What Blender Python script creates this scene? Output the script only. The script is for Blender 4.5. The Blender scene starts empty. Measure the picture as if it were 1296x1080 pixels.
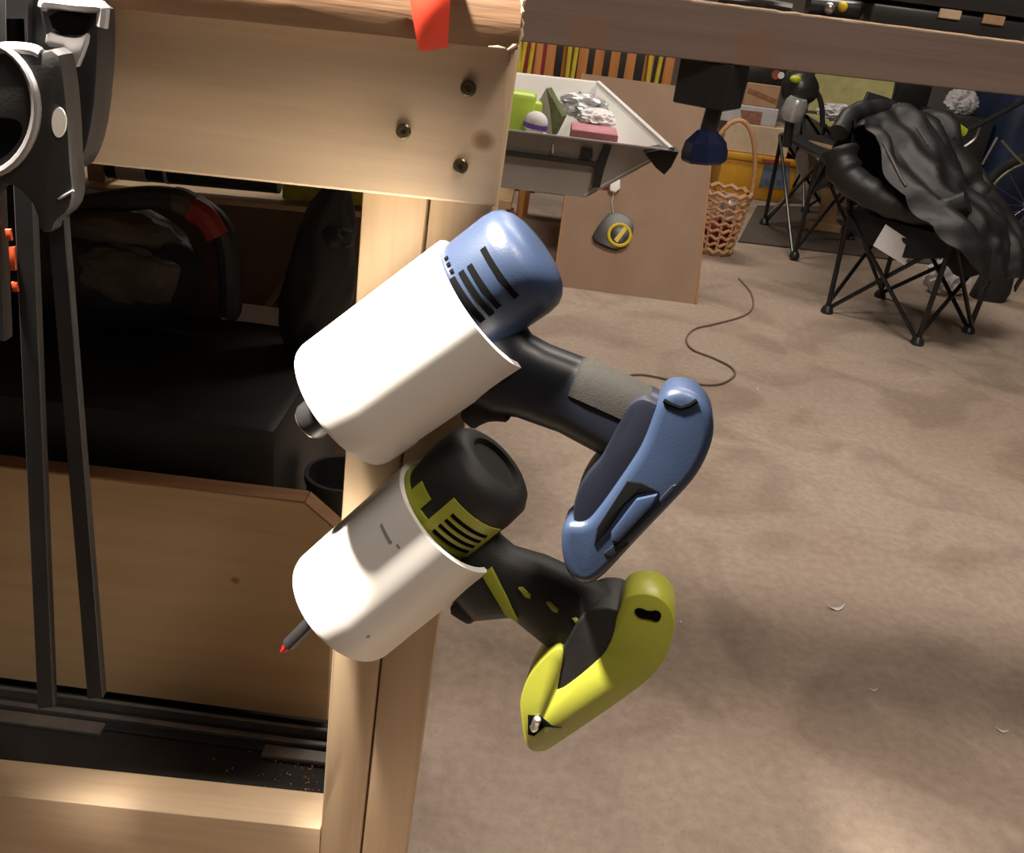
import bpy, bmesh, math, random
from mathutils import Vector, Matrix, noise
random.seed(7)
S = bpy.context.scene
COL = S.collection
V = Vector
# ------------------------------------------------------------------ camera
F = 1200.0; PITCH = math.radians(26.0); ROLL = math.radians(7.5); H = 0.95
fw = V((0, math.cos(PITCH), -math.sin(PITCH)))
rt0 = V((1, 0, 0)); up0 = V((0, math.sin(PITCH), math.cos(PITCH)))
rt = rt0 * math.cos(ROLL) + up0 * math.sin(ROLL)
up = up0 * math.cos(ROLL) - rt0 * math.sin(ROLL)
cd = bpy.data.cameras.new('camera'); cam = bpy.data.objects.new('camera', cd); COL.objects.link(cam)
cd.sensor_fit = 'HORIZONTAL'; cd.sensor_width = 36.0; cd.lens = 36.0 * F / 1296.0
cd.clip_start = 0.02; cd.clip_end = 60
cam.matrix_world = Matrix(((rt.x, up.x, -fw.x, 0), (rt.y, up.y, -fw.y, 0), (rt.z, up.z, -fw.z, H), (0, 0, 0, 1)))
S.camera = cam
# ------------------------------------------------------------------ world, lights, exposure
S.view_settings.view_transform = 'Standard'; S.view_settings.look = 'None'
S.view_settings.gamma = 1.0; S.view_settings.use_curve_mapping = False
S.view_settings.exposure = 0.0
w = bpy.data.worlds.new('world'); S.world = w; w.use_nodes = True
w.node_tree.nodes['Background'].inputs[0].default_value = (0.05, 0.045, 0.04, 1)
w.node_tree.nodes['Background'].inputs[1].default_value = 0.3
LAMP = V((-0.34, 0.462, 1.50))
def light(name, kind, loc, power, col, size, target=None, cone=None, blend=0.5):
    ld = bpy.data.lights.new(name, kind); lo = bpy.data.objects.new(name, ld); COL.objects.link(lo)
    lo.location = loc; ld.energy = power; ld.color = col
    if kind == 'AREA': ld.size = size
    else: ld.shadow_soft_size = size
    if target is not None:
        lo.rotation_euler = (V(target) - V(loc)).to_track_quat('-Z', 'Y').to_euler()
    if cone: ld.spot_size = math.radians(cone); ld.spot_blend = blend
    return lo
light('bench_lamp_light', 'SPOT', LAMP, 420, (1.0, 0.89, 0.76), 0.035, (-0.08, 0.50, 0.70), 39, 0.85)
light('fill_bulb_light', 'POINT', (0.60, -0.05, 2.40), 74, (1.0, 0.88, 0.77), 0.2)  # unseen bulb, added as soft front fill for bench and floor
FIXTURES = ((0.70, 2.0, 2.50, 38), (0.20, 4.2, 2.50, 28))  # out of view; the first one is added to brighten the floor
for fx_, fy_, fz_, fp_ in FIXTURES:
    fx = light('unseen_fixture_light', 'AREA', (fx_, fy_, fz_ - .01), fp_, (1.0, 0.90, 0.79), 1.2)
    fx.data.shape = 'RECTANGLE'; fx.data.size_y = 0.34

def ray(x, y): return fw + rt * ((x - 648) / F) + up * ((540 - y) / F)
def at(x, y, Y):
    d = ray(x, y); return V((0, 0, H)) + d * (Y / d.y)
def fl(x, y, z=0.0):
    d = ray(x, y); return V((0, 0, H)) + d * ((z - H) / d.z)

# ------------------------------------------------------------------ materials
MATS = {}
def mat(name, col, rough=0.6, metal=0.0, var=0.12, scale=30.0, bump=0.0, bscale=200.0, spec=0.5, col2=None, emit=0, stretch=(1, 1, 1), coat=0.0, bdist=0.002):
    m = bpy.data.materials.new(name); m.use_nodes = True; nt = m.node_tree; N = nt.nodes; L = nt.links
    b = N['Principled BSDF']; b.inputs['Roughness'].default_value = rough; b.inputs['Metallic'].default_value = metal
    b.inputs['Specular IOR Level'].default_value = spec
    if coat: b.inputs['Coat Weight'].default_value = coat
    tc = N.new('ShaderNodeTexCoord'); mp = N.new('ShaderNodeMapping'); mp.inputs['Scale'].default_value = stretch
    L.new(tc.outputs['Object'], mp.inputs[0])
    nz = N.new('ShaderNodeTexNoise'); nz.inputs['Scale'].default_value = scale; nz.inputs['Detail'].default_value = 5
    L.new(mp.outputs[0], nz.inputs['Vector'])
    rp = N.new('ShaderNodeValToRGB'); rp.color_ramp.elements[0].position = 0.3; rp.color_ramp.elements[1].position = 0.7
    c1 = [max(0, c * (1 - var)) for c in col]; c2 = col2 if col2 else [min(1, c * (1 + var)) for c in col]
    rp.color_ramp.elements[0].color = (*c1, 1); rp.color_ramp.elements[1].color = (*c2, 1)
    L.new(nz.outputs['Fac'], rp.inputs[0]); L.new(rp.outputs[0], b.inputs['Base Color'])
    if bump:
        n2 = N.new('ShaderNodeTexNoise'); n2.inputs['Scale'].default_value = bscale; n2.inputs['Detail'].default_value = 4
        L.new(mp.outputs[0], n2.inputs['Vector'])
        bp = N.new('ShaderNodeBump'); bp.inputs['Strength'].default_value = bump; bp.inputs['Distance'].default_value = bdist
        L.new(n2.outputs['Fac'], bp.inputs['Height']); L.new(bp.outputs[0], b.inputs['Normal'])
    if emit:
        b.inputs['Emission Color'].default_value = (*col, 1); b.inputs['Emission Strength'].default_value = emit
    MATS[name] = m; return m
def wood(name, light_c, dark_c, axis=0, rough=0.55, knots=None, grain=1.0, bump=0.15):
    """grain runs along the given world axis; knots: list of (x, z, radius, colour)."""
    m = bpy.data.materials.new(name); m.use_nodes = True; nt = m.node_tree; N = nt.nodes; L = nt.links
    b = N['Principled BSDF']; b.inputs['Roughness'].default_value = rough
    ge = N.new('ShaderNodeNewGeometry')
    mp = N.new('ShaderNodeMapping'); sc = [34, 34, 34]; sc[axis] = 2.2; mp.inputs['Scale'].default_value = sc
    L.new(ge.outputs['Position'], mp.inputs[0])
    n1 = N.new('ShaderNodeTexNoise'); n1.inputs['Scale'].default_value = 1.0 * grain; n1.inputs['Detail'].default_value = 4; n1.inputs['Distortion'].default_value = 0.7
    L.new(mp.outputs[0], n1.inputs['Vector'])
    mp2 = N.new('ShaderNodeMapping'); sc2 = [260, 260, 260]; sc2[axis] = 6; mp2.inputs['Scale'].default_value = sc2
    L.new(ge.outputs['Position'], mp2.inputs[0])
    n2 = N.new('ShaderNodeTexNoise'); n2.inputs['Scale'].default_value = 1.0; n2.inputs['Detail'].default_value = 3
    L.new(mp2.outputs[0], n2.inputs['Vector'])
    mix = N.new('ShaderNodeMath'); mix.operation = 'MULTIPLY_ADD'; mix.inputs[1].default_value = 0.35
    L.new(n2.outputs['Fac'], mix.inputs[0]); L.new(n1.outputs['Fac'], mix.inputs[2])
    rp = N.new('ShaderNodeValToRGB'); rp.color_ramp.elements[0].position = 0.42; rp.color_ramp.elements[1].position = 0.85
    rp.color_ramp.elements[0].color = (*dark_c, 1); rp.color_ramp.elements[1].color = (*light_c, 1)
    L.new(mix.outputs[0], rp.inputs[0]); out = rp.outputs[0]
    for (kx, kz, kr, kc) in (knots or []):
        d = N.new('ShaderNodeVectorMath'); d.operation = 'SUBTRACT'; d.inputs[1].default_value = (kx, 0, kz); L.new(ge.outputs['Position'], d.inputs[0])
        ms = N.new('ShaderNodeVectorMath'); ms.operation = 'MULTIPLY'; ms.inputs[1].default_value = (1, 0, 1.15); L.new(d.outputs[0], ms.inputs[0])
        ln = N.new('ShaderNodeVectorMath'); ln.operation = 'LENGTH'; L.new(ms.outputs[0], ln.inputs[0])
        ad = N.new('ShaderNodeMath'); ad.operation = 'MULTIPLY_ADD'; ad.inputs[1].default_value = kr * 0.9; L.new(n1.outputs['Fac'], ad.inputs[0]); L.new(ln.outputs['Value'], ad.inputs[2])
        mr = N.new('ShaderNodeMapRange'); mr.inputs[1].default_value = kr * 0.9; mr.inputs[2].default_value = kr * 1.6; mr.inputs[3].default_value = 0.75; mr.inputs[4].default_value = 0
        L.new(ad.outputs[0], mr.inputs[0])
        mx = N.new('ShaderNodeMix'); mx.data_type = 'RGBA'; L.new(mr.outputs[0], mx.inputs[0]); L.new(out, mx.inputs[6]); mx.inputs[7].default_value = (*kc, 1)
        out = mx.outputs[2]
    L.new(out, b.inputs['Base Color'])
    bp = N.new('ShaderNodeBump'); bp.inputs['Strength'].default_value = bump; bp.inputs['Distance'].default_value = 0.001
    L.new(mix.outputs[0], bp.inputs['Height']); L.new(bp.outputs[0], b.inputs['Normal'])
    MATS[name] = m; return m

# ------------------------------------------------------------------ mesh helpers (all in world coordinates)
OFF = {}
def bm_new(): return bmesh.new()
def finish(bm, smooth=35):
    bmesh.ops.remove_doubles(bm, verts=bm.verts, dist=1e-6)
    bmesh.ops.recalc_face_normals(bm, faces=bm.faces)
def obj(name, bm, m, parent=None, smooth=35, origin=None, fix=True):
    if fix: finish(bm)
    if parent is not None: off = OFF[parent.as_pointer()]
    elif origin is not None: off = V(origin)
    else:
        xs = [v.co.x for v in bm.verts]; ys = [v.co.y for v in bm.verts]; zs = [v.co.z for v in bm.verts]
        off = V(((min(xs) + max(xs)) / 2, (min(ys) + max(ys)) / 2, min(zs)))
    bmesh.ops.translate(bm, verts=bm.verts, vec=-off)
    me = bpy.data.meshes.new(name); bm.to_mesh(me); bm.free()
    o = bpy.data.objects.new(name, me); COL.objects.link(o)
    me.materials.append(MATS[m] if isinstance(m, str) else m)
    if smooth:
        me.polygons.foreach_set('use_smooth', [True] * len(me.polygons)); me.set_sharp_from_angle(angle=math.radians(smooth))
    if parent is not None: o.parent = parent
    else: o.location = off
    OFF[o.as_pointer()] = off
    return o
def tag(o, label, cat=None, group=None, kind=None):
    if label: o['label'] = label
    if cat: o['category'] = cat
    if group: o['group'] = group
    if kind: o['kind'] = kind
    return o
def thing(name, label, cat, loc, group=None):
    o = bpy.data.objects.new(name, None); COL.objects.link(o); o.location = loc; o.empty_display_size = 0.05
    OFF[o.as_pointer()] = V(loc); return tag(o, label, cat, group)
def struct(name, bm, m, parent=None):
    o = obj(name, bm, m, parent, smooth=None)
    if parent is None: o['kind'] = 'structure'
    return o
def hexa(bm, p8, bevel=0.0, seg=1):
    """p8: four points of one face in order and the four behind them."""
    vs = [bm.verts.new(p) for p in p8]; fs = []
    for f in ((0, 1, 2, 3), (7, 6, 5, 4), (0, 4, 5, 1), (1, 5, 6, 2), (2, 6, 7, 3), (3, 7, 4, 0)):
        fs.append(bm.faces.new([vs[i] for i in f]))
    bmesh.ops.recalc_face_normals(bm, faces=fs)
    if bevel:
        es = list({e for f in fs for e in f.edges})
        bmesh.ops.bevel(bm, geom=es, offset=bevel, segments=seg, profile=0.5, affect='EDGES', clamp_overlap=True)
    return bm
def box(bm, x0, x1, y0, y1, z0, z1, bevel=0.0, seg=1):
    return hexa(bm, [(x0, y0, z0), (x1, y0, z0), (x1, y0, z1), (x0, y0, z1), (x0, y1, z0), (x1, y1, z0), (x1, y1, z1), (x0, y1, z1)], bevel, seg)
def BX(*a, **k): return box(bm_new(), *a, **k)
def obox(bm, c, e1, e2, e3, h1, h2, h3, bevel=0.0, seg=1):
    c = V(c); e1, e2, e3 = V(e1).normalized() * h1, V(e2).normalized() * h2, V(e3).normalized() * h3
    return hexa(bm, [c - e1 - e2 - e3, c + e1 - e2 - e3, c + e1 + e2 - e3, c - e1 + e2 - e3, c - e1 - e2 + e3, c + e1 - e2 + e3, c + e1 + e2 + e3, c - e1 + e2 + e3], bevel, seg)
def prism(bm, pts, ext, bevel=0.0, seg=2):
    """pts: planar polygon of 3-D points; ext: extrusion vector."""
    ext = V(ext); a = [bm.verts.new(p) for p in pts]; b = [bm.verts.new(V(p) + ext) for p in pts]; n = len(pts)
    f1 = bm.faces.new(a); f2 = bm.faces.new(list(reversed(b))); fs = [f1, f2]
    for i in range(n): fs.append(bm.faces.new([a[(i + 1) % n], a[i], b[i], b[(i + 1) % n]]))
    bmesh.ops.recalc_face_normals(bm, faces=fs)
    if bevel:
        es = list(f1.edges) + list(f2.edges)
        bmesh.ops.bevel(bm, geom=es, offset=bevel, segments=seg, profile=0.6, affect='EDGES', clamp_overlap=True)
    return bm
def pxprism(bm, pxs, Y, t0, t1, bevel=0.0, seg=2):
    """outline seen at pixel points, standing on the plane at depth Y, from Y+t0 to Y+t1."""
    return prism(bm, [at(x, y, Y) + V((0, t0, 0)) for x, y in pxs], (0, t1 - t0, 0), bevel, seg)
def smooth_poly(pts, n=2):
    for _ in range(n):
        q = []
        for i in range(len(pts)):
            a, b = pts[i], pts[(i + 1) % len(pts)]
            q.append((a[0] * .75 + b[0] * .25, a[1] * .75 + b[1] * .25)); q.append((a[0] * .25 + b[0] * .75, a[1] * .25 + b[1] * .75))
        pts = q
    return pts
def tube(bm, pts, r, seg=8, closed=False):
    pts = [V(p) for p in pts]; n = len(pts); rs = r if isinstance(r, (list, tuple)) else [r] * n
    def tang(i):
        if closed: return (pts[(i + 1) % n] - pts[i - 1]).normalized()
        return (pts[min(i + 1, n - 1)] - pts[max(i - 1, 0)]).normalized()
    t = tang(0); a = V((0, 0, 1)) if abs(t.z) < 0.9 else V((1, 0, 0)); u = t.cross(a).normalized(); rings = []
    for i in range(n):
        t = tang(i); u = (u - t * u.dot(t)).normalized(); v = t.cross(u)
        rings.append([bm.verts.new(pts[i] + (u * math.cos(2 * math.pi * k / seg) + v * math.sin(2 * math.pi * k / seg)) * rs[i]) for k in range(seg)])
    for i in range(n if closed else n - 1):
        A, B = rings[i], rings[(i + 1) % n]
        for k in range(seg): bm.faces.new([A[k], A[(k + 1) % seg], B[(k + 1) % seg], B[k]])
    if not closed: bm.faces.new(list(reversed(rings[0]))); bm.faces.new(rings[-1])
    return bm
def TU(pts, r, seg=8, closed=False): return tube(bm_new(), pts, r, seg, closed)
def spline(pts, n=8):
    pts = [V(p) for p in pts]; out = []
    for i in range(len(pts) - 1):
        p0, p1, p2, p3 = pts[max(i - 1, 0)], pts[i], pts[i + 1], pts[min(i + 2, len(pts) - 1)]
        for k in range(n):
            t = k / n
            out.append(0.5 * ((2 * p1) + (p2 - p0) * t + (2 * p0 - 5 * p1 + 4 * p2 - p3) * t * t + (3 * p1 - p0 - 3 * p2 + p3) * t ** 3))
    out.append(pts[-1]); return out
def lathe(bm, O, e, prof, seg=32, ref=None):
    O = V(O); e = V(e).normalized(); a = V(ref) if ref else (V((0, 0, 1)) if abs(e.z) < 0.9 else V((1, 0, 0)))
    u = (a - e * a.dot(e)).normalized(); v = e.cross(u); rings = []
    for (d, r) in prof:
        if r < 1e-6: rings.append([bm.verts.new(O + e * d)])
        else: rings.append([bm.verts.new(O + e * d + (u * math.cos(2 * math.pi * k / seg) + v * math.sin(2 * math.pi * k / seg)) * r) for k in range(seg)])
    for A, B in zip(rings, rings[1:]):
        if len(A) == 1 and len(B) == 1: continue
        for k in range(seg):
            k2 = (k + 1) % seg
            if len(A) == 1: bm.faces.new([A[0], B[k2], B[k]])
            elif len(B) == 1: bm.faces.new([A[k], A[k2], B[0]])
            else: bm.faces.new([A[k], A[k2], B[k2], B[k]])
    if len(rings[0]) > 1: bm.faces.new(list(reversed(rings[0])))
    if len(rings[-1]) > 1: bm.faces.new(rings[-1])
    return bm
def arcbox(bm, O, e, v, wv, r0, r1, u0, u1, a0, a1, n=12):
    """curved bar lying on a cylinder about axis e; angle measured from wv towards v."""
    O, e, v, wv = V(O), V(e), V(v), V(wv); rings = []
    for i in range(n + 1):
        a = a0 + (a1 - a0) * i / n; d = wv * math.cos(a) + v * math.sin(a)
        rings.append([bm.verts.new(O + e * u + d * r) for (u, r) in ((u0, r0), (u1, r0), (u1, r1), (u0, r1))])
    for A, B in zip(rings, rings[1:]):
        for k in range(4): bm.faces.new([A[k], A[(k + 1) % 4], B[(k + 1) % 4], B[k]])
    bm.faces.new(rings[0]); bm.faces.new(list(reversed(rings[-1])))
    return bm
def loft(bm, secs, seg=20, ex=2.4, a0=0.0, a1=2 * math.pi, cap=True):
    """secs: (centre, half-axis vector A, half-axis vector B): superellipse sections."""
    rings = []; full = abs(a1 - a0 - 2 * math.pi) < 1e-6; n = seg if full else seg + 1
    for c, A, B in secs:
        rg = []
        for k in range(n):
            t = a0 + (a1 - a0) * k / seg; co, si = math.cos(t), math.sin(t)
            rg.append(bm.verts.new(V(c) + V(A) * (math.copysign(abs(co) ** (2 / ex), co)) + V(B) * (math.copysign(abs(si) ** (2 / ex), si))))
        rings.append(rg)
    for P, Q in zip(rings, rings[1:]):
        for k in range(n if full else n - 1):
            bm.faces.new([P[k], P[(k + 1) % n], Q[(k + 1) % n], Q[k]])
    if cap: bm.faces.new(list(reversed(rings[0]))); bm.faces.new(rings[-1])
    return bm
def blob(bm, c, rad, amp=0.1, fs=6.0, sub=4, seed=0.0, flat=None, ridge=False):
    r = bmesh.ops.create_icosphere(bm, subdivisions=sub, radius=1.0)
    c = V(c)
    for v in r['verts']:
        d = v.co.copy(); nz = noise.noise(V((d.x, d.y, d.z)) * fs * 0.4 + V((seed, seed * 1.7, 3)))
        n2 = noise.noise(V((d.x, d.y, d.z)) * fs + V((seed * 3, 1, seed)))
        if ridge: nz = 0.6 - abs(nz) * 2.2; n2 = 0.4 - abs(n2) * 1.6
        s = 1 + amp * nz + amp * 0.5 * n2
        p = V((d.x * rad[0] * s, d.y * rad[1] * s, d.z * rad[2] * s))
        if flat is not None and p.z < -flat: p.z = -flat + (p.z + flat) * 0.02
        v.co = c + p
    return bm
def sheet(bm, fn, nu, nv, thick=0.003):
    """thin curved sheet of real thickness over a (0..1, 0..1) grid."""
    P = [[V(fn(i / nu, j / nv)) for j in range(nv + 1)] for i in range(nu + 1)]; A, B = [], []
    for i in range(nu + 1):
        ra, rb = [], []
        for j in range(nv + 1):
            du = P[min(i + 1, nu)][j] - P[max(i - 1, 0)][j]; dv = P[i][min(j + 1, nv)] - P[i][max(j - 1, 0)]
            n_ = du.cross(dv).normalized() * (thick / 2); ra.append(bm.verts.new(P[i][j] + n_)); rb.append(bm.verts.new(P[i][j] - n_))
        A.append(ra); B.append(rb)
    for i in range(nu):
        for j in range(nv):
            bm.faces.new([A[i][j], A[i + 1][j], A[i + 1][j + 1], A[i][j + 1]]); bm.faces.new([B[i][j + 1], B[i + 1][j + 1], B[i + 1][j], B[i][j]])
    for i in range(nu):
        bm.faces.new([A[i][0], B[i][0], B[i + 1][0], A[i + 1][0]]); bm.faces.new([A[i + 1][nv], B[i + 1][nv], B[i][nv], A[i][nv]])
    for j in range(nv):
        bm.faces.new([A[0][j + 1], B[0][j + 1], B[0][j], A[0][j]]); bm.faces.new([A[nu][j], B[nu][j], B[nu][j + 1], A[nu][j + 1]])
    bmesh.ops.recalc_face_normals(bm, faces=bm.faces)
    return bm

# ------------------------------------------------------------------ material library
a1 = at(612, 178, 0.53); a2 = at(295, 740, 0.67)
wood('pine', (0.60, 0.45, 0.30), (0.48, 0.345, 0.215), 0, knots=[(a1.x, a1.z, 0.007, (0.20, 0.08, 0.03))])
wood('pine_board', (0.58, 0.42, 0.24), (0.48, 0.335, 0.18), 0, knots=[(a2.x, a2.z, 0.0045, (0.22, 0.08, 0.025))])
wood('post_wood', (0.60, 0.45, 0.29), (0.49, 0.35, 0.21), 2)
wood('top_wood', (0.21, 0.115, 0.055), (0.085, 0.04, 0.018), 0, rough=0.75, grain=1.3, bump=0.6)
k1, k2 = at(745, 45, 1.42), at(960, 62, 1.42)
wood('dark_beam', (0.25, 0.18, 0.15), (0.16, 0.118, 0.10), 0, rough=0.6, grain=0.35, knots=[(k1.x, k1.z, 0.035, (0.24, 0.14, 0.09)), (k2.x, k2.z, 0.04, (0.22, 0.13, 0.085))])
wood('plywood_edge', (0.34, 0.18, 0.08), (0.22, 0.10, 0.04), 0, rough=0.8)
wood('hardboard', (0.30, 0.19, 0.12), (0.25, 0.155, 0.095), 2, rough=0.7, grain=0.3, bump=0.05)
wood('hardboard_edge', (0.42, 0.22, 0.10), (0.35, 0.17, 0.07), 2, rough=0.7)
wood('shaded_panel_brown', (0.17, 0.105, 0.07), (0.13, 0.08, 0.05), 0, rough=0.7, grain=0.3)  # hardboard made darker, with the shade under the bench painted in
wood('chair_wood', (0.58, 0.25, 0.08), (0.42, 0.16, 0.045), 2, rough=0.4)
wood('plank_tan', (0.50, 0.33, 0.18), (0.40, 0.25, 0.13), 2)
mat('splinter', (0.75, 0.55, 0.36), 0.8, var=0.2, scale=80)
mat('screw', (0.16, 0.13, 0.07), 0.35, 0.8, var=0.3, scale=300)
mat('red_tape', (0.80, 0.075, 0.04), 0.28, var=0.06, scale=20, coat=0.3)
mat('pvc', (0.82, 0.81, 0.78), 0.42, var=0.02, scale=8, spec=0.4)
mat('pvc_smudge', (0.30, 0.28, 0.26), 0.6)
mat('blue_plastic', (0.020, 0.033, 0.068), 0.36, var=0.05, scale=60, bump=0.06, bscale=900)
mat('shaded_navy_plastic', (0.005, 0.007, 0.014), 0.42, var=0.1, scale=60)  # navy darkened to paint in the shade on the blue drill's neck
mat('black_rubber', (0.012, 0.012, 0.012), 0.6, var=0.2, scale=100, bump=0.1, bscale=900)
mat('grip_rubber', (0.016, 0.0155, 0.014), 0.85, spec=0.2, var=0.1, scale=300, bump=0.3, bscale=1500)
mat('black_plastic', (0.02, 0.02, 0.021), 0.35, var=0.2, scale=60)
mat('pit_shade', (0.003, 0.003, 0.003), 0.95, spec=0.05)  # near-black that paints the shade inside slots, notches and gaps
mat('green_plastic', (0.36, 0.38, 0.045), 0.38, var=0.05, scale=40, bump=0.05, bscale=900)
mat('green_trim', (0.30, 0.33, 0.03), 0.45, var=0.05)
mat('grey_plastic', (0.032, 0.032, 0.033), 0.38, var=0.12, scale=60, bump=0.05, bscale=700)
mat('rim_glint_grey', (0.30, 0.29, 0.30), 0.25, var=0.1, scale=30)  # pale rim parts with the highlights along their edges painted in
mat('steel', (0.45, 0.44, 0.42), 0.32, 0.9, var=0.15, scale=60)
mat('dark_steel', (0.022, 0.022, 0.023), 0.5, 0.2, var=0.25, scale=40)
mat('white_dot', (0.75, 0.72, 0.68), 0.5, var=0.05)
mat('orange_mark', (0.75, 0.10, 0.03), 0.5, var=0.1)
mat('red_tip', (0.45, 0.015, 0.015), 0.4)
mat('black_shelf', (0.016, 0.013, 0.011), 0.8, var=0.3, scale=40)
mat('sawdust', (0.45, 0.28, 0.12), 0.95, var=0.3, scale=300)
mat('track', (0.20, 0.19, 0.18), 0.4, 0.6, var=0.25, scale=25)
mat('bag_black', (0.012, 0.012, 0.013), 0.6, var=0.3, scale=40, bump=0.3, bscale=90)
mat('bag_grey', (0.07, 0.06, 0.045), 0.75, var=0.4, scale=25, bump=0.4, bscale=120)
mat('bag_red', (0.22, 0.02, 0.02), 0.6, var=0.2)
mat('case_black', (0.014, 0.0135, 0.013), 0.5, var=0.2, scale=20)
mat('paper', (0.72, 0.71, 0.72), 0.8, var=0.05, scale=60)
mat('tube_navy', (0.03, 0.037, 0.05), 0.5, var=0.2)
mat('level_green', (0.30, 0.30, 0.03), 0.5, var=0.3, scale=60)
mat('bin_grey', (0.36, 0.335, 0.305), 0.55, var=0.08, scale=15)
mat('bin_white', (0.78, 0.77, 0.74), 0.5, var=0.04, scale=10)
mat('lime', (0.42, 0.60, 0.06), 0.4, var=0.1)
mat('purple', (0.18, 0.07, 0.40), 0.5, var=0.1)
mat('olive', (0.12, 0.14, 0.06), 0.6, var=0.3, scale=60)
mat('silver_foil', (0.55, 0.56, 0.58), 0.3, 0.5, var=0.2, scale=40)
mat('pink_card', (0.50, 0.19, 0.23), 0.6, var=0.15, scale=60)
mat('yellow', (0.70, 0.50, 0.02), 0.45, var=0.1)
mat('yellow_cord', (0.62, 0.50, 0.05), 0.5, var=0.15)
mat('crate_yellow', (0.62, 0.30, 0.02), 0.5, var=0.1, scale=20)
mat('cream', (0.62, 0.48, 0.33), 0.7, var=0.08)
mat('pale_box', (0.52, 0.50, 0.52), 0.6, var=0.1)
mat('cardboard', (0.42, 0.25, 0.14), 0.8, var=0.12, scale=15)
mat('brown_print', (0.30, 0.13, 0.08), 0.7, var=0.3, scale=40)
mat('blue_print', (0.12, 0.15, 0.22), 0.6, var=0.4, scale=30)
mat('red_print', (0.30, 0.06, 0.03), 0.6, var=0.2)
mat('wicker', (0.52, 0.29, 0.15), 0.6, var=0.2, scale=120)
mat('red_cloth', (0.30, 0.03, 0.04), 0.8, var=0.2)
mat('leather', (0.012, 0.012, 0.013), 0.5, var=0.25, scale=15, bump=0.3, bscale=7, bdist=0.02)
mat('chair_fabric', (0.012, 0.012, 0.014), 0.8, var=0.2, scale=60)
mat('green_fabric', (0.42, 0.39, 0.17), 0.85, var=0.15, scale=20)
mat('pole_black', (0.018, 0.018, 0.019), 0.3, 0.3, var=0.2)
mat('zip', (0.60, 0.57, 0.52), 0.3, 0.9, var=0.1)
mat('neon', (0.50, 0.58, 0.03), 0.5, var=0.05)
mat('tyre', (0.012, 0.012, 0.012), 0.8)
mat('bike_frame', (0.015, 0.02, 0.05), 0.25, 0.2)
mat('rim_green', (0.22, 0.25, 0.18), 0.35, 0.6)
mat('navy_tarp', (0.012, 0.022, 0.06), 0.6, var=0.3, scale=8)
mat('floor_layer', (0.085, 0.065, 0.05), 0.95, var=0.2, scale=60, bump=0.4, bscale=300)
mat('cord_brown', (0.20, 0.145, 0.10), 0.6)
mat('wall_paint', (0.16, 0.145, 0.13), 0.9, var=0.15, scale=3)
mat('ceiling_paint', (0.30, 0.28, 0.25), 0.9, var=0.1, scale=3)
mat('navy_handle', (0.012, 0.02, 0.075), 0.35, var=0.1)
mat('lamp_shell', (0.5, 0.5, 0.5), 0.3, 0.9, var=0.05)
mat('bulb', (1.0, 0.86, 0.68), 0.4, var=0.0, emit=4.0)
# concrete floor
def floor_layer():
    m = bpy.data.materials.new('concrete_floor'); m.use_nodes = True; nt = m.node_tree; N = nt.nodes; L = nt.links
    b = N['Principled BSDF']; b.inputs['Roughness'].default_value = 0.62; b.inputs['Specular IOR Level'].default_value = 0.35
    ge = N.new('ShaderNodeNewGeometry')
    def nz(sc, det, dist=0.0):
        n = N.new('ShaderNodeTexNoise'); n.inputs['Scale'].default_value = sc; n.inputs['Detail'].default_value = det; n.inputs['Distortion'].default_value = dist
        L.new(ge.outputs['Position'], n.inputs['Vector']); return n.outputs['Fac']
    def ramp(inp, p0, c0, p1, c1):
        r = N.new('ShaderNodeValToRGB'); r.color_ramp.elements[0].position = p0; r.color_ramp.elements[1].position = p1
        r.color_ramp.elements[0].color = (*c0, 1); r.color_ramp.elements[1].color = (*c1, 1); L.new(inp, r.inputs[0]); return r.outputs[0]
    def mul(a, c, f=1.0):
        x = N.new('ShaderNodeMix'); x.data_type = 'RGBA'; x.blend_type = 'MULTIPLY'; x.inputs[0].default_value = f
        L.new(a, x.inputs[6]); L.new(c, x.inputs[7]); return x.outputs[2]
    base = ramp(nz(1.7, 6, 0.8), 0.3, (0.42, 0.325, 0.255), 0.7, (0.48, 0.395, 0.325))
    st = ramp(nz(3.4, 5, 1.2), 0.36, (0.62, 0.59, 0.57), 0.52, (1, 1, 1)); base = mul(base, st, 0.6)
    fine = ramp(nz(60, 6), 0.3, (0.82, 0.80, 0.79), 0.7, (1, 1, 1)); base = mul(base, fine)
    spk = ramp(nz(220, 3), 0.28, (0.70, 0.68, 0.66), 0.42, (1, 1, 1)); base = mul(base, spk, 0.6)
    L.new(base, b.inputs['Base Color'])
    bp = N.new('ShaderNodeBump'); bp.inputs['Strength'].default_value = 0.18; bp.inputs['Distance'].default_value = 0.003
    L.new(nz(70, 6), bp.inputs['Height']); L.new(bp.outputs[0], b.inputs['Normal'])
    MATS['concrete_floor'] = m
floor_layer()

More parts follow.
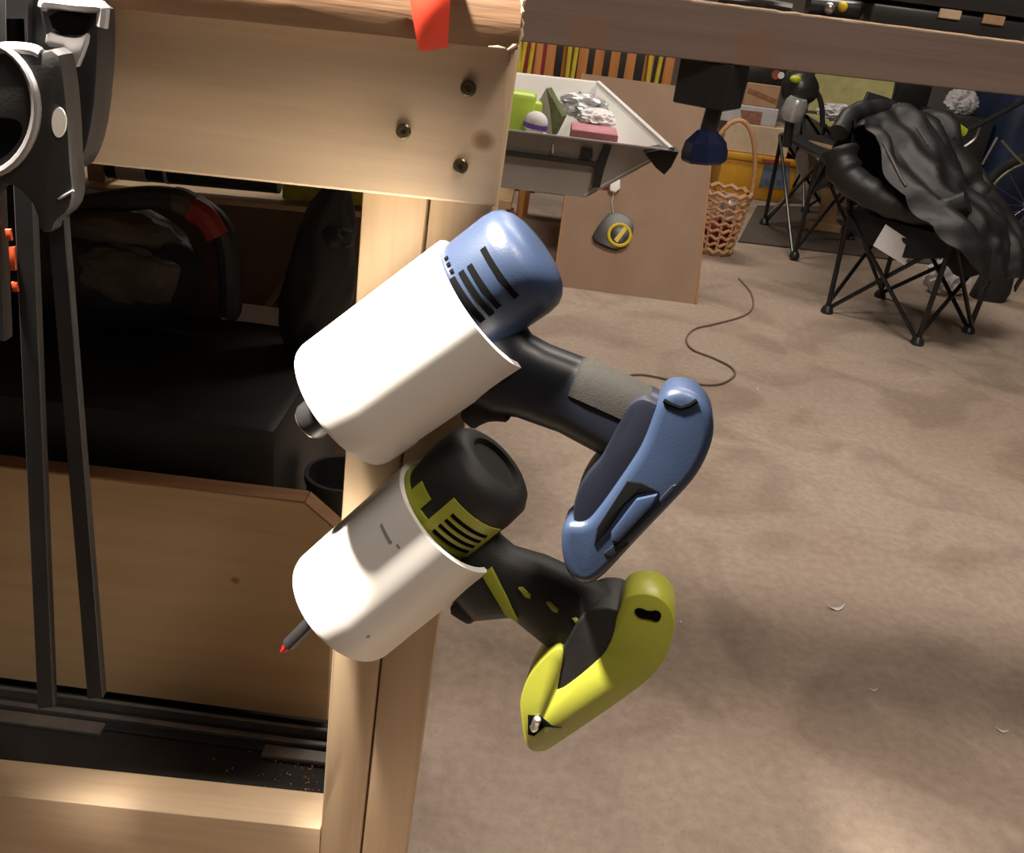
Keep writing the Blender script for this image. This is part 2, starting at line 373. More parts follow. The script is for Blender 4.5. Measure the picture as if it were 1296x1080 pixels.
# ------------------------------------------------------------------ the setting
RX0, RX1, RY0, RY1, RZ = -2.6, 4.2, -2.2, 6.4, 2.62
struct('floor', BX(RX0, RX1, RY0, RY1, -0.1, 0), 'concrete_floor')
struct('wall_back', BX(RX0 - .1, RX1 + .1, RY1, RY1 + .1, 0, RZ), 'wall_paint')
struct('wall_front', BX(RX0 - .1, RX1 + .1, RY0 - .1, RY0, 0, RZ), 'wall_paint')
struct('wall_left', BX(RX0 - .1, RX0, RY0, RY1, 0, RZ), 'wall_paint')
struct('wall_right', BX(RX1, RX1 + .1, RY0, RY1, 0, RZ), 'wall_paint')
struct('ceiling', BX(RX0 - .1, RX1 + .1, RY0 - .1, RY1 + .1, RZ, RZ + .1), 'ceiling_paint')
def fill_bulb(x, y, label):
    t = thing('fill_lamp_socket', label, 'lamp', (x, y, RZ))
    obj('ceiling_rose', lathe(bm_new(), (x, y, RZ), (0, 0, -1), [(0, 0.055), (0.012, 0.055), (0.025, 0.03), (0.05, 0.022), (0.06, 0.022)], 24), 'white_dot', t)
    obj('socket', lathe(bm_new(), (x, y, RZ - .06), (0, 0, -1), [(0, 0.02), (0.035, 0.02), (0.035, 0.015)], 20), 'black_plastic', t)
fill_bulb(0.60, -0.05, 'added ceiling socket of the unseen fill bulb near the bench')

# ------------------------------------------------------------------ the near workbench
YA, YP = 0.530, 0.549
t = thing('workbench', 'pine workbench with rough brown top and doubled two-by-four leg', 'workbench', (-0.6, 0.56, 0))
bench = t
XL = -1.35
def px_z(x, y, Y): return at(x, y, Y).z
# bench top: rough plank
bm = bm_new()
zb_r, zb_l = at(655, 63, 0.516).z, at(150, 11, 0.516).z; xr = at(659, 30, 0.516).x; xl_ = at(150, 11, 0.516).x
sl = (zb_r - zb_l) / (xr - xl_)
def zt(x): return zb_r + (x - xr) * sl
n = 46; f = []
def topring(x, j):
    return None
g = []
for i in range(n + 1):
    x = XL + (xr - XL) * i / n; jit = noise.noise(V((x * 30, 0, 0))) * 0.0016
    back = x if i < n else xr * 2.05
    zz = zt(x)
    g.append([bm.verts.new(p) for p in ((x, 0.516 + jit, zz + noise.noise(V((x * 45, 2, 0))) * 0.001), (x, 0.514 + jit, zz + 0.010), (x, 0.516 - jit, zz + 0.030), (x, 0.520, zz + 0.036), (back, 1.12, zz + 0.036), (back, 1.12, zz))])
for A, B in zip(g, g[1:]):
    for k in range(6): bm.faces.new([A[k], A[(k + 1) % 6], B[(k + 1) % 6], B[k]])
bm.faces.new(g[0]); bm.faces.new(list(reversed(g[-1])))
top = obj('bench_top', bm, 'top_wood', t, smooth=30)
tag(top, 'rough dark brown plank top with splintered end')
bm = bm_new()
for (x0, y0, x1, y1, r) in ((660, -6, 661, 8, .0016), (661, 8, 658, 22, .0012), (660, 36, 656, 54, .0016), (656, 54, 642, 63, .0015), (640, 61, 618, 59, .0009), (660, 24, 661, 36, .0008)):
    a, b_ = at(x0, y0, .5155), at(x1, y1, .5155); c = (a + b_) / 2 + V((.0006, 0, .0004)); tube(bm, [a, c, b_], [r * .5, r, r * .4], 6)
tag(obj('splinter', bm, 'splinter', top), 'pale broken splinters along the plank end')
# apron
def slab(name, pxs, Y, th, m, parent, bevel=0.0015):
    return obj(name, pxprism(bm_new(), pxs, Y, 0, th, bevel, 1), m, parent)
sA = (262 - 208) / (627 - 118)
apron = slab('apron_board', [(648, 58), (627, 262), (118, 208), (-620, 208 - sA * 738), (-620, -70), (140, 6)], YA, 0.019, 'pine', t)
for (x, y) in ((593, 112), (511, 166), (583, 210)):
    c = at(x, y, YA)
    o = obj('screw', lathe(bm_new(), c + V((0, .001, 0)), (0, -1, 0), [(0, .0042), (.002, .0042), (.0028, .0034), (.0028, .0016), (.0016, .0012), (.0016, 0)], 16), 'screw', apron)
# doubled leg
Lt, Jt, Rt = at(458.5, 240, YP), at(544, 240, YP), at(630, 240, YP)
Lb, Jb, Rb = at(404, 1080, YP), at(456, 1080, YP), at(513.5, 1080, YP)
def down(a, b, z): return a + (b - a) * ((z - a.z) / (b.z - a.z))
topz = zt(-.07) - 0.001
for nm, A0, A1, B0, B1, g0, g1, dy in (('leg_board', Lt, Lb, Jt, Jb, 0, -.0006, 0), ('leg_board', Jt, Jb, Rt, Rb, .0006, 0, .0012)):
    a0, a1_, b0, b1_ = down(A0, A1, topz), down(A0, A1, 0), down(B0, B1, topz), down(B0, B1, 0)
    P = [a1_ + V((g0, dy, 0)), b1_ + V((g1, dy, 0)), b0 + V((g1, dy, 0)), a0 + V((g0, dy, 0))]
    obj(nm, hexa(bm_new(), P + [p + V((0, .038, 0)) for p in P], .0022, 2), 'post_wood', t)
# far left leg (outside the frame), back legs
obj('leg_board', BX(-1.30, -1.225, YP, YP + .038, 0, zt(-1.26) - .001, .002, 1), 'post_wood', t)
obj('leg_board', BX(-1.30, -1.225, 1.05, 1.088, 0, zt(-1.26) - .001, .002, 1), 'post_wood', t)
obj('leg_board', BX(-.235, -.16, 1.05, 1.088, 0, zt(-.2) - .001, .002, 1), 'post_wood', t)
# lower stretcher
a, b_ = at(0, 1012, .545), at(404, 1055, .545)
s2 = (b_.z - a.z) / (b_.x - a.x)
def zs(x): return b_.z + (x - b_.x) * s2
x0, x1 = -1.225, at(404, 1055, .549).x + .001
P = [(x0, .549, zs(x0) - .089), (x1, .549, zs(x1) - .089), (x1, .549, zs(x1)), (x0, .549, zs(x0))]
tag(obj('stretcher', hexa(bm_new(), P + [(p[0], .587, p[2]) for p in P], .002, 2), 'pine', t), 'pale pine lower rail')
# black lower shelf
zsf = zs(-.3) - .012
obj('lower_shelf', BX(-1.225, -.118, .588, 1.05, zsf - .012, zsf, .001), 'black_shelf', t)
# metal track on the shelf
trk = thing('drawer_track', 'grey metal sliding track across the black lower shelf', 'track', (-.4, .66, zsf))
obj('rail', BX(-1.2, -.125, .650, .656, zsf, zsf + .007, .001), 'track', trk)
obj('rail', BX(-1.2, -.125, .664, .668, zsf, zsf + .012, .001), 'track', trk)
obj('channel', BX(-1.2, -.125, .640, .672, zsf, zsf + .0025, .0005), 'dark_steel', trk)
p0, p1 = fl(345, 922, zsf), fl(150, 895, zsf)
obj('end_plate', BX(p0.x, -.122, .632, .646, zsf, zsf + .005, .001), 'track', trk)
obj('end_plate', BX(-.62, p1.x, .632, .646, zsf, zsf + .005, .001), 'track', trk)
# sawdust
bm = bm_new()
for k in range(130):
    x = random.gauss(392, 22) if k < 95 else random.uniform(250, 400); y = random.uniform(950, 1045)
    if x > 407: continue
    c = fl(x, y, zsf)
    if c.y < .589 or c.y > .64: continue
    r = random.uniform(.0004, .0013); bmesh.ops.create_icosphere(bm, subdivisions=1, radius=r, matrix=Matrix.Translation(c + V((0, 0, r * .4))))
tag(obj('sawdust', bm, 'sawdust', None, smooth=None), 'tan sawdust crumbs on the black shelf beside the leg', 'sawdust', kind='stuff')
# standing front board with cut corner
YB = .676
bb = thing('bin_front', 'pine board with cut-off corner standing on the lower shelf', 'board', (-.4, YB + .009, zsf))
z0 = zsf + .0125
pts = [at(385, 637, YB), at(425, 672, YB)]
pr = at(416, 880, YB); rr = [V((pr.x, YB, z0)), V((-.95, YB, z0))]
lft = at(105, 604, YB); sl3 = (pts[0].z - lft.z) / (pts[0].x - lft.x)
poly = [V((-.95, YB, lft.z + (-.95 - lft.x) * sl3)), pts[0], pts[1], rr[0], rr[1]]
obj('board', prism(bm_new(), poly, (0, .018, 0), .0008, 1), 'pine_board', bb)
bm = bm_new()
for p, q in ((poly[0], poly[1]), (poly[1], poly[2])):
    d = (q - p).normalized(); nrm = V((-d.z, 0, d.x))
    hexa(bm, [p, q, q + nrm * .0015, p + nrm * .0015, p + V((0, .018, 0)), q + V((0, .018, 0)), q + nrm * .0015 + V((0, .018, 0)), p + nrm * .0015 + V((0, .018, 0))])
tag(obj('top_edge', bm, 'plywood_edge', bb, smooth=None), 'brown plywood edge')
# shelf board under the bench top, back panel
YS = 1.0
a, b_ = at(105, 236, YS), at(455, 268, YS)
s4 = (b_.z - a.z) / (b_.x - a.x)
def zsh(x): return b_.z + (x - b_.x) * s4
x0, x1 = -1.225, -.165
P = [(x0, YS, zsh(x0) - .006), (x1, YS, zsh(x1) - .006), (x1, YS, zsh(x1)), (x0, YS, zsh(x0))]
obj('upper_shelf', hexa(bm_new(), P + [(p[0], 1.30, p[2]) for p in P], .0006), 'pine', t)
P = [(x0, YS + .02, zsf), (x1, YS + .02, zsf), (x1, YS + .02, zsh(x1) - .007), (x0, YS + .02, zsh(x0) - .007)]
obj('back_panel', hexa(bm_new(), P + [(p[0], YS + .028, p[2]) for p in P]), 'shaded_panel_brown', t)

# red tape over the edge
ztop = zt(at(542, 30, .516).x) + .0368
def tp(s, tt):
    xt = at(507 + 62 * tt, 2, .511).x
    if s < .35: return V((xt, .60 - (.60 - .514) * s / .35, ztop))
    k = (s - .35) / .65; lo = at((530 if tt < .5 else 567) if tt in (0, 1) else 530 + 37 * tt, 62 + 2 * math.sin(tt * 5), .511)
    p = V((xt + (lo.x - xt) * k, .5105, ztop + (lo.z - ztop) * k))
    p.y -= .0035 * math.sin(k * 3.0) * (0.4 + .6 * math.sin(tt * 3.1)); return p
tag(obj('red_tape', sheet(bm_new(), tp, 30, 8, .0006), 'red_tape', None, smooth=60), 'glossy red tape strip hanging over the bench top edge', 'tape')

# ------------------------------------------------------------------ pipe holsters and drills
YD = .5055; W = V((0, -1, 0)); PR = .0428
class Ax: pass
def axis(ll, ur):
    A = Ax(); A.O = at(*ll, YD); A.E = at(*ur, YD); A.e = (A.E - A.O).normalized(); A.L = (A.E - A.O).length
    A.v = V((A.e.z, 0, -A.e.x)); th = math.radians(11)
    A.n = W * math.cos(th) - A.v * math.sin(th); return A
def dat(x, y, k=0.0):
    d = ray(x, y); o = V((0, 0, H)); p0 = A.O + A.n * k; return o + d * ((p0 - o).dot(A.n) / d.dot(A.n))
def grow(pts, d):
    n_ = len(pts); ar = sum(pts[i][0] * pts[(i + 1) % n_][1] - pts[(i + 1) % n_][0] * pts[i][1] for i in range(n_)); sg = 1 if ar > 0 else -1; out = []
    for i in range(n_):
        tx, ty = pts[(i + 1) % n_][0] - pts[i - 1][0], pts[(i + 1) % n_][1] - pts[i - 1][1]; l_ = math.hypot(tx, ty) or 1
        out.append((pts[i][0] + sg * ty / l_ * d, pts[i][1] - sg * tx / l_ * d))
    return out
def dprism(pxs, k, t0, t1, bevel=0.0, seg=2):
    """outline seen on the drill's side plane at height k above its mid plane, from k+t0 back to k+t1."""
    return prism(bm_new(), [dat(x, y, k) - A.n * t0 for x, y in pxs], -A.n * (t1 - t0), bevel, seg)
def pipe(A, label, marks):
    t = thing('pipe_holster', label, 'pipe holster', A.O + V((0, PR, 0)))
    bm = bm_new(); R0, R1 = PR - .0038, PR; s0, s1 = math.radians(-20), math.radians(28)
    ub = A.L * .22; na = 60; nu = 14
    full = [2 * math.pi * k / na for k in range(na)]
    # angle from v towards W; slot between s0 and s1 from ub to the end
    def pt(u, a, r): return A.O + A.e * u + (A.v * math.cos(a) + W * math.sin(a)) * r
    rings = []
    prof = [(0.0, R0), (0.0, R1 - .004), (.0015, R1 - .0012), (.005, R1)]
    # closed tube part 0..ub
    ang = [s1 + (2 * math.pi - (s1 - s0)) * k / na for k in range(na + 1)]; slot = [s0 + (s1 - s0) * k / 8 for k in range(9)]
    angc = ang + slot[1:-1]
    usl = [0.0, 0.0012, 0.004, ub]
    ro = [R1 - .003, R1 - .0008, R1, R1]
    oc = [[bm.verts.new(pt(u, a, r)) for a in angc] for u, r in zip(usl, ro)]
    ic = [[bm.verts.new(pt(u, a, R0)) for a in angc] for u in (0.0, ub)]
    nA = len(angc)
    for P, Q in zip(oc, oc[1:]):
        for k in range(nA): bm.faces.new([P[k], P[(k + 1) % nA], Q[(k + 1) % nA], Q[k]])
    for k in range(nA):
        bm.faces.new([ic[0][k], ic[1][k], ic[1][(k + 1) % nA], ic[0][(k + 1) % nA]]); bm.faces.new([oc[0][k], ic[0][k], ic[0][(k + 1) % nA], oc[0][(k + 1) % nA]])
    oe = [bm.verts.new(pt(A.L, a, R1)) for a in ang]; ie = [bm.verts.new(pt(A.L, a, R0)) for a in ang]
    ob, ib = oc[-1][:na + 1], ic[-1][:na + 1]
    for k in range(na):
        bm.faces.new([ob[k], ob[k + 1], oe[k + 1], oe[k]]); bm.faces.new([ib[k], ie[k], ie[k + 1], ib[k + 1]]); bm.faces.new([oe[k], oe[k + 1], ie[k + 1], ie[k]])
    for k in (0, na): bm.faces.new([ob[k], oe[k], ie[k], ib[k]])
    idx = [na] + list(range(na + 1, nA)) + [0]
    for i in range(len(idx) - 1): bm.faces.new([oc[-1][idx[i]], oc[-1][idx[i + 1]], ic[-1][idx[i + 1]], ic[-1][idx[i]]])
    p = obj('pipe', bm, 'pvc', t, smooth=40)
    for (x, y, L_, w_, tilt) in marks:
        d = ray(x, y).normalized(); o = V((0, 0, H)) - A.O; dp = d - A.e * d.dot(A.e); op = o - A.e * o.dot(A.e)
        qa, qb, qc = dp.dot(dp), 2 * dp.dot(op), op.dot(op) - PR * PR
        s = (-qb - math.sqrt(max(0, qb * qb - 4 * qa * qc))) / (2 * qa); h = V((0, 0, H)) + d * s
        u = (h - A.O).dot(A.e); r = h - A.O - A.e * u; a = math.atan2(r.dot(A.v), r.dot(W))
        obj('smudge', arcbox(bm_new(), A.O, A.e, A.v, W, PR - .0005, PR + .0002, u - w_ / 2, u + w_ / 2, a - L_ / PR / 2, a + L_ / PR / 2, 6), 'pvc_smudge', t)
    return t
A1 = axis((436, 513), (614, 385)); A2 = axis((434, 768), (571, 652))
pipe(A1, 'upper white PVC pipe holster holding the blue drill', [])
pipe(A2, 'lower white PVC pipe holster holding the green drill', [(488, 676, .014, .0022, 0), (466, 806, .002, .0025, 0), (504, 692, .003, .0015, 0)])

def hand_sec(T, B, th):
    a, b_ = dat(*T), dat(*B); return ((a + b_) / 2, (a - b_) / 2, A.n * th)
def uof(A, x, y): return (at(x, y, YD) - A.O).dot(A.e)

FH = .022
# ---- blue drill
A = A1; hc = A.O - A.v * .0075; R = .0318; uE = uof(A, 672, 304)
t = thing('cordless_drill', 'blue cordless drill with no battery in the upper pipe holster', 'drill', A.E)
hs = obj('motor_housing', lathe(bm_new(), hc, A.e, [(.03, R - .004), (A.L - .02, R - .002), (A.L - .004, R - .0005), (uE - .014, R), (uE - .008, R - .001), (uE - .004, R - .0035), (uE - .001, R - .0075), (uE + .001, R - .013), (uE + .002, R - .022), (uE + .002, 0)], 48), 'blue_plastic', t, smooth=50)
for (x, y, a0, a1_) in ((651, 331, -44, 14), (635, 350, -38, 12), (626, 359, -38, 14), (617, 369, -38, 14)):
    u = uof(A, x, y) - .004
    obj('vent_slot', arcbox(bm_new(), hc, A.e, A.v, W, R - .003, R + .0003, u - .0017, u + .0017, math.radians(a0), math.radians(a1_), 12), 'pit_shade', hs)
for k, (x, y) in enumerate(((587, 301), (579, 311), (570, 321))):
    u = A.L + .003 ; a = math.radians(-62 + k * 9)
    obj('vent_hole', arcbox(bm_new(), hc, A.e, A.v, W, R - .002, R + .0003, u - .0011, u + .0011, a - .035, a + .035, 3), 'pit_shade', hs)
ck = obj('chuck', lathe(bm_new(), A.O - A.v * .004, A.e, [(-.026, .006), (-.026, .0105), (-.024, .0118), (-.014, .0122), (-.013, .0132), (-.006, .0132), (-.004, .016), (.04, .018), (.05, .026)], 28), 'black_plastic', t)
obj('collar', lathe(bm_new(), A.O - A.v * .004, A.e, [(-.0255, .0102), (-.027, .0098), (-.027, .006), (-.020, .0055)], 28), 'steel', ck)
obj('handle', loft(bm_new(), [hand_sec((640, 365), (560, 470), .018), hand_sec((660, 405), (590, 505), .018), hand_sec((672, 424), (622, 522), .0175), hand_sec((695, 437), (655, 526), .017), hand_sec((745, 456), (708, 545), .0165), hand_sec((800, 480), (760, 573), .0165), hand_sec((842, 500), (790, 600), .017)], 24, 2.5), 'shaded_navy_plastic', t, smooth=60)
S1 = [hand_sec((738, 452.5), (702, 543), .0172), hand_sec((760, 460.5), (722, 553), .0176), hand_sec((800, 478), (762, 572), .0174), hand_sec((826, 492), (786, 588), .0172)]
obj('grip_pad', loft(bm_new(), S1, 18, 2.5, math.radians(-100), math.radians(84), cap=True), 'grip_rubber', t, smooth=60)
obj('trigger', dprism(smooth_poly([(596, 500), (640, 515), (650, 530), (625, 528), (612, 533), (603, 539), (592, 530), (585, 520)], 1), 0, -.010, .010, .003), 'black_plastic', t)
Yf = .012
neck = obj('neck', dprism(smooth_poly([(800, 500), (838, 512), (846, 540), (800, 620), (756, 690), (735, 700), (724, 668), (726, 632), (742, 602), (762, 580), (770, 560)], 2), .018, 0, .036, .006), 'shaded_navy_plastic', t)  # darker colour paints the shaded inner half of the foot
foot = obj('battery_foot', dprism(grow(smooth_poly([(836, 508), (850, 495), (878, 499), (899, 522), (902, 556), (884, 598), (858, 628), (800, 688), (764, 728), (743, 742), (721, 732), (711, 698), (714, 664), (740, 668), (758, 650), (800, 590), (818, 560)], 2), 3.0), FH, 0, .034, .008, 3), 'blue_plastic', t, smooth=50)
yf = FH
obj('latch_recess', dprism([(752, 690), (756, 668), (794, 609), (812, 611), (834, 622), (806, 626), (790, 640), (772, 668)], yf, -.0012, .004, .001), 'pit_shade', foot)
obj('latch_button', dprism([(774, 672), (806, 630), (832, 624), (824, 640), (784, 684), (774, 682)], yf, -.0035, .004, .0015), 'blue_plastic', foot)
obj('rail_groove', dprism([(780, 690), (851, 614), (856, 613), (852, 622), (786, 692)], yf, -.0010, .004, .0006), 'shaded_navy_plastic', foot)
obj('rail_groove', dprism([(764, 700), (776, 690), (796, 688), (776, 706)], yf, -.0010, .004, .0006), 'shaded_navy_plastic', foot)
obj('heel_notch', TU([dat(x, y, yf) for x, y in ((840, 507), (850, 512), (862, 516), (872, 513), (882, 507))], .0012, 6), 'pit_shade', foot)

# ---- green drill
A = A2; hc = A.O - A.v * .0062; R = .0315; uE = uof(A, 651, 608)
t = thing('cordless_drill', 'lime green and black cordless drill with no battery in the lower pipe holster', 'drill', A.E)
hs = obj('motor_housing', lathe(bm_new(), hc, A.e, [(.03, R - .004), (A.L - .012, R - .002), (A.L + .008, R), (uE - .03, R + .0012), (uE - .02, R + .002), (uE - .007, R + .001), (uE - .002, R - .0025), (uE + .0005, R - .007), (uE + .0005, R - .012), (uE - .0025, R - .014), (uE - .0025, 0)], 48), 'black_rubber', t, smooth=50)
obj('green_band', lathe(bm_new(), hc, A.e, [(A.L - .022, R - .004), (A.L - .022, R + .0012), (A.L + .003, R + .0018), (A.L + .003, R - .004)], 48), 'green_trim', hs)
u0, u1 = A.L - .003, A.L + .026
vp = obj('vent_panel', arcbox(bm_new(), hc, A.e, A.v, W, R - .002, R + .0028, u0, u1, math.radians(-20), math.radians(50), 14), 'green_plastic', hs)
for k in range(4):
    u = u0 + .0055 + k * .0052
    obj('vent_slot', arcbox(bm_new(), hc, A.e, A.v, W, R, R + .0031, u - .0012, u + .0012, math.radians(-9), math.radians(40), 10), 'pit_shade', vp)
obj('top_tag', arcbox(bm_new(), hc, A.e, A.v, W, R - .002, R + .0016, u0 + .006, u0 + .016, math.radians(-58), math.radians(-34), 8), 'green_trim', hs)
ck = obj('chuck', lathe(bm_new(), A.O - A.v * .002, A.e, [(-.008, .006), (-.006, .010), (.0, .012), (.02, .014), (.04, .018), (.05, .025)], 24), 'black_plastic', t)
d0, d1 = at(404, 778, YD), at(360, 822, YD); dd = (d1 - d0); Lb_ = dd.length; dd.normalize()
bh = obj('bit_holder', lathe(bm_new(), d0 - dd * .03, dd, [(0, .0045), (.026, .0045), (.028, .0058), (.036, .0058), (.037, .0050), (Lb_ + .024, .0050), (Lb_ + .026, .0034), (Lb_ + .026, 0)], 16), 'black_plastic', t)
obj('bit_ring', lathe(bm_new(), d0 - dd * .03, dd, [(.0285, .0055), (.0285, .0062), (.031, .0062), (.031, .0055)], 16), 'steel', bh)
obj('bit_tip', lathe(bm_new(), d0 - dd * .03, dd, [(Lb_ + .024, .0032), (Lb_ + .030, .0024), (Lb_ + .034, .0008), (Lb_ + .034, 0)], 12), 'red_tip', bh)
obj('handle', loft(bm_new(), [hand_sec((615, 640), (545, 735), .018), hand_sec((633, 680), (578, 755), .0175), hand_sec((650, 694), (602, 782), .017), hand_sec((690, 706), (648, 777), .0165), hand_sec((735, 726), (690, 812), .0165), hand_sec((786, 757), (722, 840), .0175), hand_sec((796, 772), (726, 858), .0185)], 24, 2.5), 'black_rubber', t, smooth=60)
obj('trigger', dprism(smooth_poly([(585, 748), (622, 766), (628, 776), (608, 776), (598, 783), (588, 778), (570, 766)], 1), 0, -.010, .010, .003), 'black_plastic', t)
Yh = .0165
obj('green_stripe', dprism([(609, 726), (622, 718), (642, 755), (655, 787), (640, 778)], Yh, -.0018, .004, .0008), 'green_trim', t)
for (x, y) in ((665, 750), (700, 768), (733, 788)):
    obj('green_dash', dprism([(x - 9, y - 6), (x - 4, y - 7), (x + 7, y + 3), (x + 6, y + 7), (x, y + 5)], Yh, -.0016, .003, .0005), 'green_plastic', t)
Yf = .010
boot = obj('boot', dprism(smooth_poly([(740, 770), (790, 770), (786, 800), (770, 828), (735, 858), (697, 889), (692, 876), (698, 848), (712, 822)], 2), .021, 0, .042, .007, 3), 'black_rubber', t, smooth=50)
foot = obj('battery_foot', dprism(grow(smooth_poly([(786, 764), (806, 754), (832, 757), (849, 775), (851, 802), (838, 838), (812, 866), (706, 938), (686, 951), (668, 947), (663, 914), (660, 886), (672, 856), (700, 826), (712, 822), (706, 850), (700, 884), (740, 856), (776, 822)], 2), 3.0), FH, 0, .032, .009, 1), 'green_plastic', t, smooth=50)
yf = FH
obj('heel_notch', dprism(smooth_poly([(802, 772), (810, 769), (822, 774), (832, 772), (838, 778), (834, 788), (822, 784), (808, 782)], 1), yf, -.0006, .006, .0004), 'pit_shade', foot)
s = dat(673, 918, yf + .002)
obj('belt_screw', lathe(bm_new(), s + V((.002, .004, -.006)), V((.08, -.35, 1)), [(0, .0034), (.004, .0036), (.0055, .0028), (.012, .0026), (.013, .0018), (.013, 0)], 12), 'steel', foot)
obj('toe_notch', dprism([(668, 905), (684, 906), (698, 918), (712, 922), (690, 920), (676, 932), (668, 930)], yf, -.0004, .006, .0004), 'pit_shade', foot)

# ------------------------------------------------------------------ bar clamps hanging at the left
YC = .470
t = thing('bar_clamp', 'grey plastic bar clamp with a white dot, nearest of the hanging clamps', 'clamp', at(100, 880, YC))
body = smooth_poly([(-70, 80), (-10, 60), (30, 57), (56, 66), (88, 58), (96, 95), (101, 150), (103, 200), (107, 238), (101, 262), (84, 274), (80, 288), (64, 288), (60, 260), (45, 238), (24, 226), (4, 238), (-8, 270), (-60, 270)], 1)
bo = obj('clamp_body', pxprism(bm_new(), body, YC, -.012, .004, .003), 'grey_plastic', t)
obj('bar', hexa(bm_new(), [at(x, y, YC) + V((0, dy, 0)) for dy in (-.003, .003) for x, y in ((113, 882), (133, 880), (84, 262), (62, 264))], .0006), 'dark_steel', t)
arc = [at(-22 + 68 * math.cos(a), 138 + 84 * math.sin(a), YC - .013) for a in [math.radians(-100 + 230 * k / 24) for k in range(25)]]
obj('trigger_rim', TU(arc, [.0012 + .0012 * math.sin(math.pi * k / 24) for k in range(25)], 10), 'rim_glint_grey', bo)
c = at(-14, 178, YC - .012)
obj('grip_opening', pxprism(bm_new(), smooth_poly([(-60, 150), (0, 148), (26, 152), (30, 168), (14, 192), (-10, 208), (-60, 220)], 2), YC - .012, -.0006, .002), 'pit_shade', bo)  # black slab on the body paints the dark inside of the grip
obj('top_edge', TU(spline([at(x, y, YC - .010) for x, y in ((-30, 66), (10, 61), (40, 63), (52, 68))], 6), .0028, 8), 'rim_glint_grey', bo)
obj('white_dot', pxprism(bm_new(), [(75 + 9 * math.cos(a), 155 + 19 * math.sin(a)) for a in [2 * math.pi * k / 24 for k in range(24)]], YC - .012, -.0005, .002), 'white_dot', bo)
obj('seam', TU([at(x, y, YC - .0125) for x, y in ((74, 252), (84, 246), (93, 241))], .0007, 6), 'rim_glint_grey', bo)
YC2 = .500
t = thing('bar_clamp', 'black bar clamp with orange marks hanging behind the grey clamp', 'clamp', at(60, 878, YC2))
bo = obj('clamp_body', pxprism(bm_new(), smooth_poly([(-60, -30), (60, -12), (133, 2), (136, 40), (133, 110), (125, 170), (112, 206), (98, 216), (40, 216), (-60, 210)], 1), YC2, -.010, .012, .003), 'black_plastic', t)
obj('bar', hexa(bm_new(), [at(x, y, YC2) + V((0, dy, 0)) for dy in (-.016, -.010) for x, y in ((62, 878), (82, 876), (53, 20), (28, 20))], .0006), 'dark_steel', t)
obj('bar_top', hexa(bm_new(), [at(x, y, YC2) + V((0, dy, 0)) for dy in (-.016, -.010) for x, y in ((28, 60), (55, 60), (56, -30), (28, -30))], .0006), 'dark_steel', t)
fr = [(56, 14), (57, 4), (66, 3), (100, 7), (128, 9), (131, 14), (129, 34)]
obj('jaw_frame', TU(spline([at(x, y, YC2 - .012) for x, y in fr], 4), [.0015] * 2 + [.003] * 23, 8), 'rim_glint_grey', bo)
obj('jaw_recess_shade', pxprism(bm_new(), smooth_poly([(62, 13), (118, 18), (116, 36), (106, 46), (72, 42)], 1), YC2 - .010, -.003, .002, .001), 'pit_shade', bo)  # near-black piece painting the shade of the recess inside the jaw
obj('jaw_lip', pxprism(bm_new(), smooth_poly([(64, 38), (82, 46), (104, 48), (115, 40), (112, 60), (98, 92), (90, 62), (60, 58)], 1), YC2 - .010, -.004, .002, .0012), 'rim_glint_grey', bo)
obj('jaw_lip', pxprism(bm_new(), [(14, 56), (24, 34), (29, 40), (30, 58)], YC2 - .010, -.003, .002, .001), 'rim_glint_grey', bo)
for (x, y, l) in ((11, 297, 7), (16, 327, 15), (19, 363, 6)):
    obj('orange_mark', pxprism(bm_new(), [(x - 4, y - l), (x + 3, y - l), (x + 5, y + l), (x - 2, y + l)], YC2 - .017, -.001, .001, .0004), 'orange_mark', t)
obj('side_rod', hexa(bm_new(), [at(x, y, YC2) + V((0, dy, 0)) for dy in (-.016, -.008) for x, y in ((18, 420), (26, 420), (18, 205), (4, 205))], .0006), 'black_plastic', t)

# ------------------------------------------------------------------ things on the lower and upper shelf
zc = .566
o = obj('storage_case', BX(-1.0, -.20, .72, .97, zsf, zc, .012, 2), 'case_black')
tag(o, 'long black storage case behind the standing pine board', 'case')
t = thing('tool_bag', 'black tool bag with grey pocket and red patch on the black case', 'bag', (-.40, .90, zc))
obj('body', blob(bm_new(), (-.46, .90, zc + .065), (.13, .05, .075), .12, 4, 4, 1.3, flat=.064), 'bag_black', t)
obj('pocket', blob(bm_new(), at(165, 345, .845), (.045, .016, .028), .25, 5, 4, 4.2), 'bag_grey', t)
obj('flap', blob(bm_new(), at(150, 290, .86), (.055, .02, .016), .2, 5, 3, 8.1), 'bag_grey', t)
obj('strap', TU(spline([at(x, y, .87) for x, y in ((100, 262), (190, 250), (250, 262), (285, 300), (292, 380), (288, 398))], 6), .011, 10), 'bag_black', t)
obj('red_patch', TU(spline([at(x, y, .866) for x, y in ((243, 263), (262, 275), (277, 298))], 6), .0125, 10), 'bag_red', t)
obj('grey_patch', TU(spline([at(x, y, .866) for x, y in ((222, 253), (232, 255), (243, 261))], 4), .0122, 10), 'bag_grey', t)
t = thing('black_sack', 'black sack leaning against the brown panel beside the leg', 'sack', (-.2, .9, zc))
c = at(405, 380, .90)
bmx = blob(bm_new(), (0, 0, 0), (.036, .03, .10), .12, 5, 4, 2.2)
for v_ in bmx.verts:
    k = (v_.co.z + .1) / .2; v_.co.x = v_.co.x * (1.25 - .6 * k) + .03 * k - .015
    v_.co += V((c.x, .90, zc + .088))
obj('body', bmx, 'bag_black', t)
obj('knot', blob(bm_new(), at(424, 300, .885), (.018, .014, .014), .3, 6, 3, 6.6), 'bag_black', t)
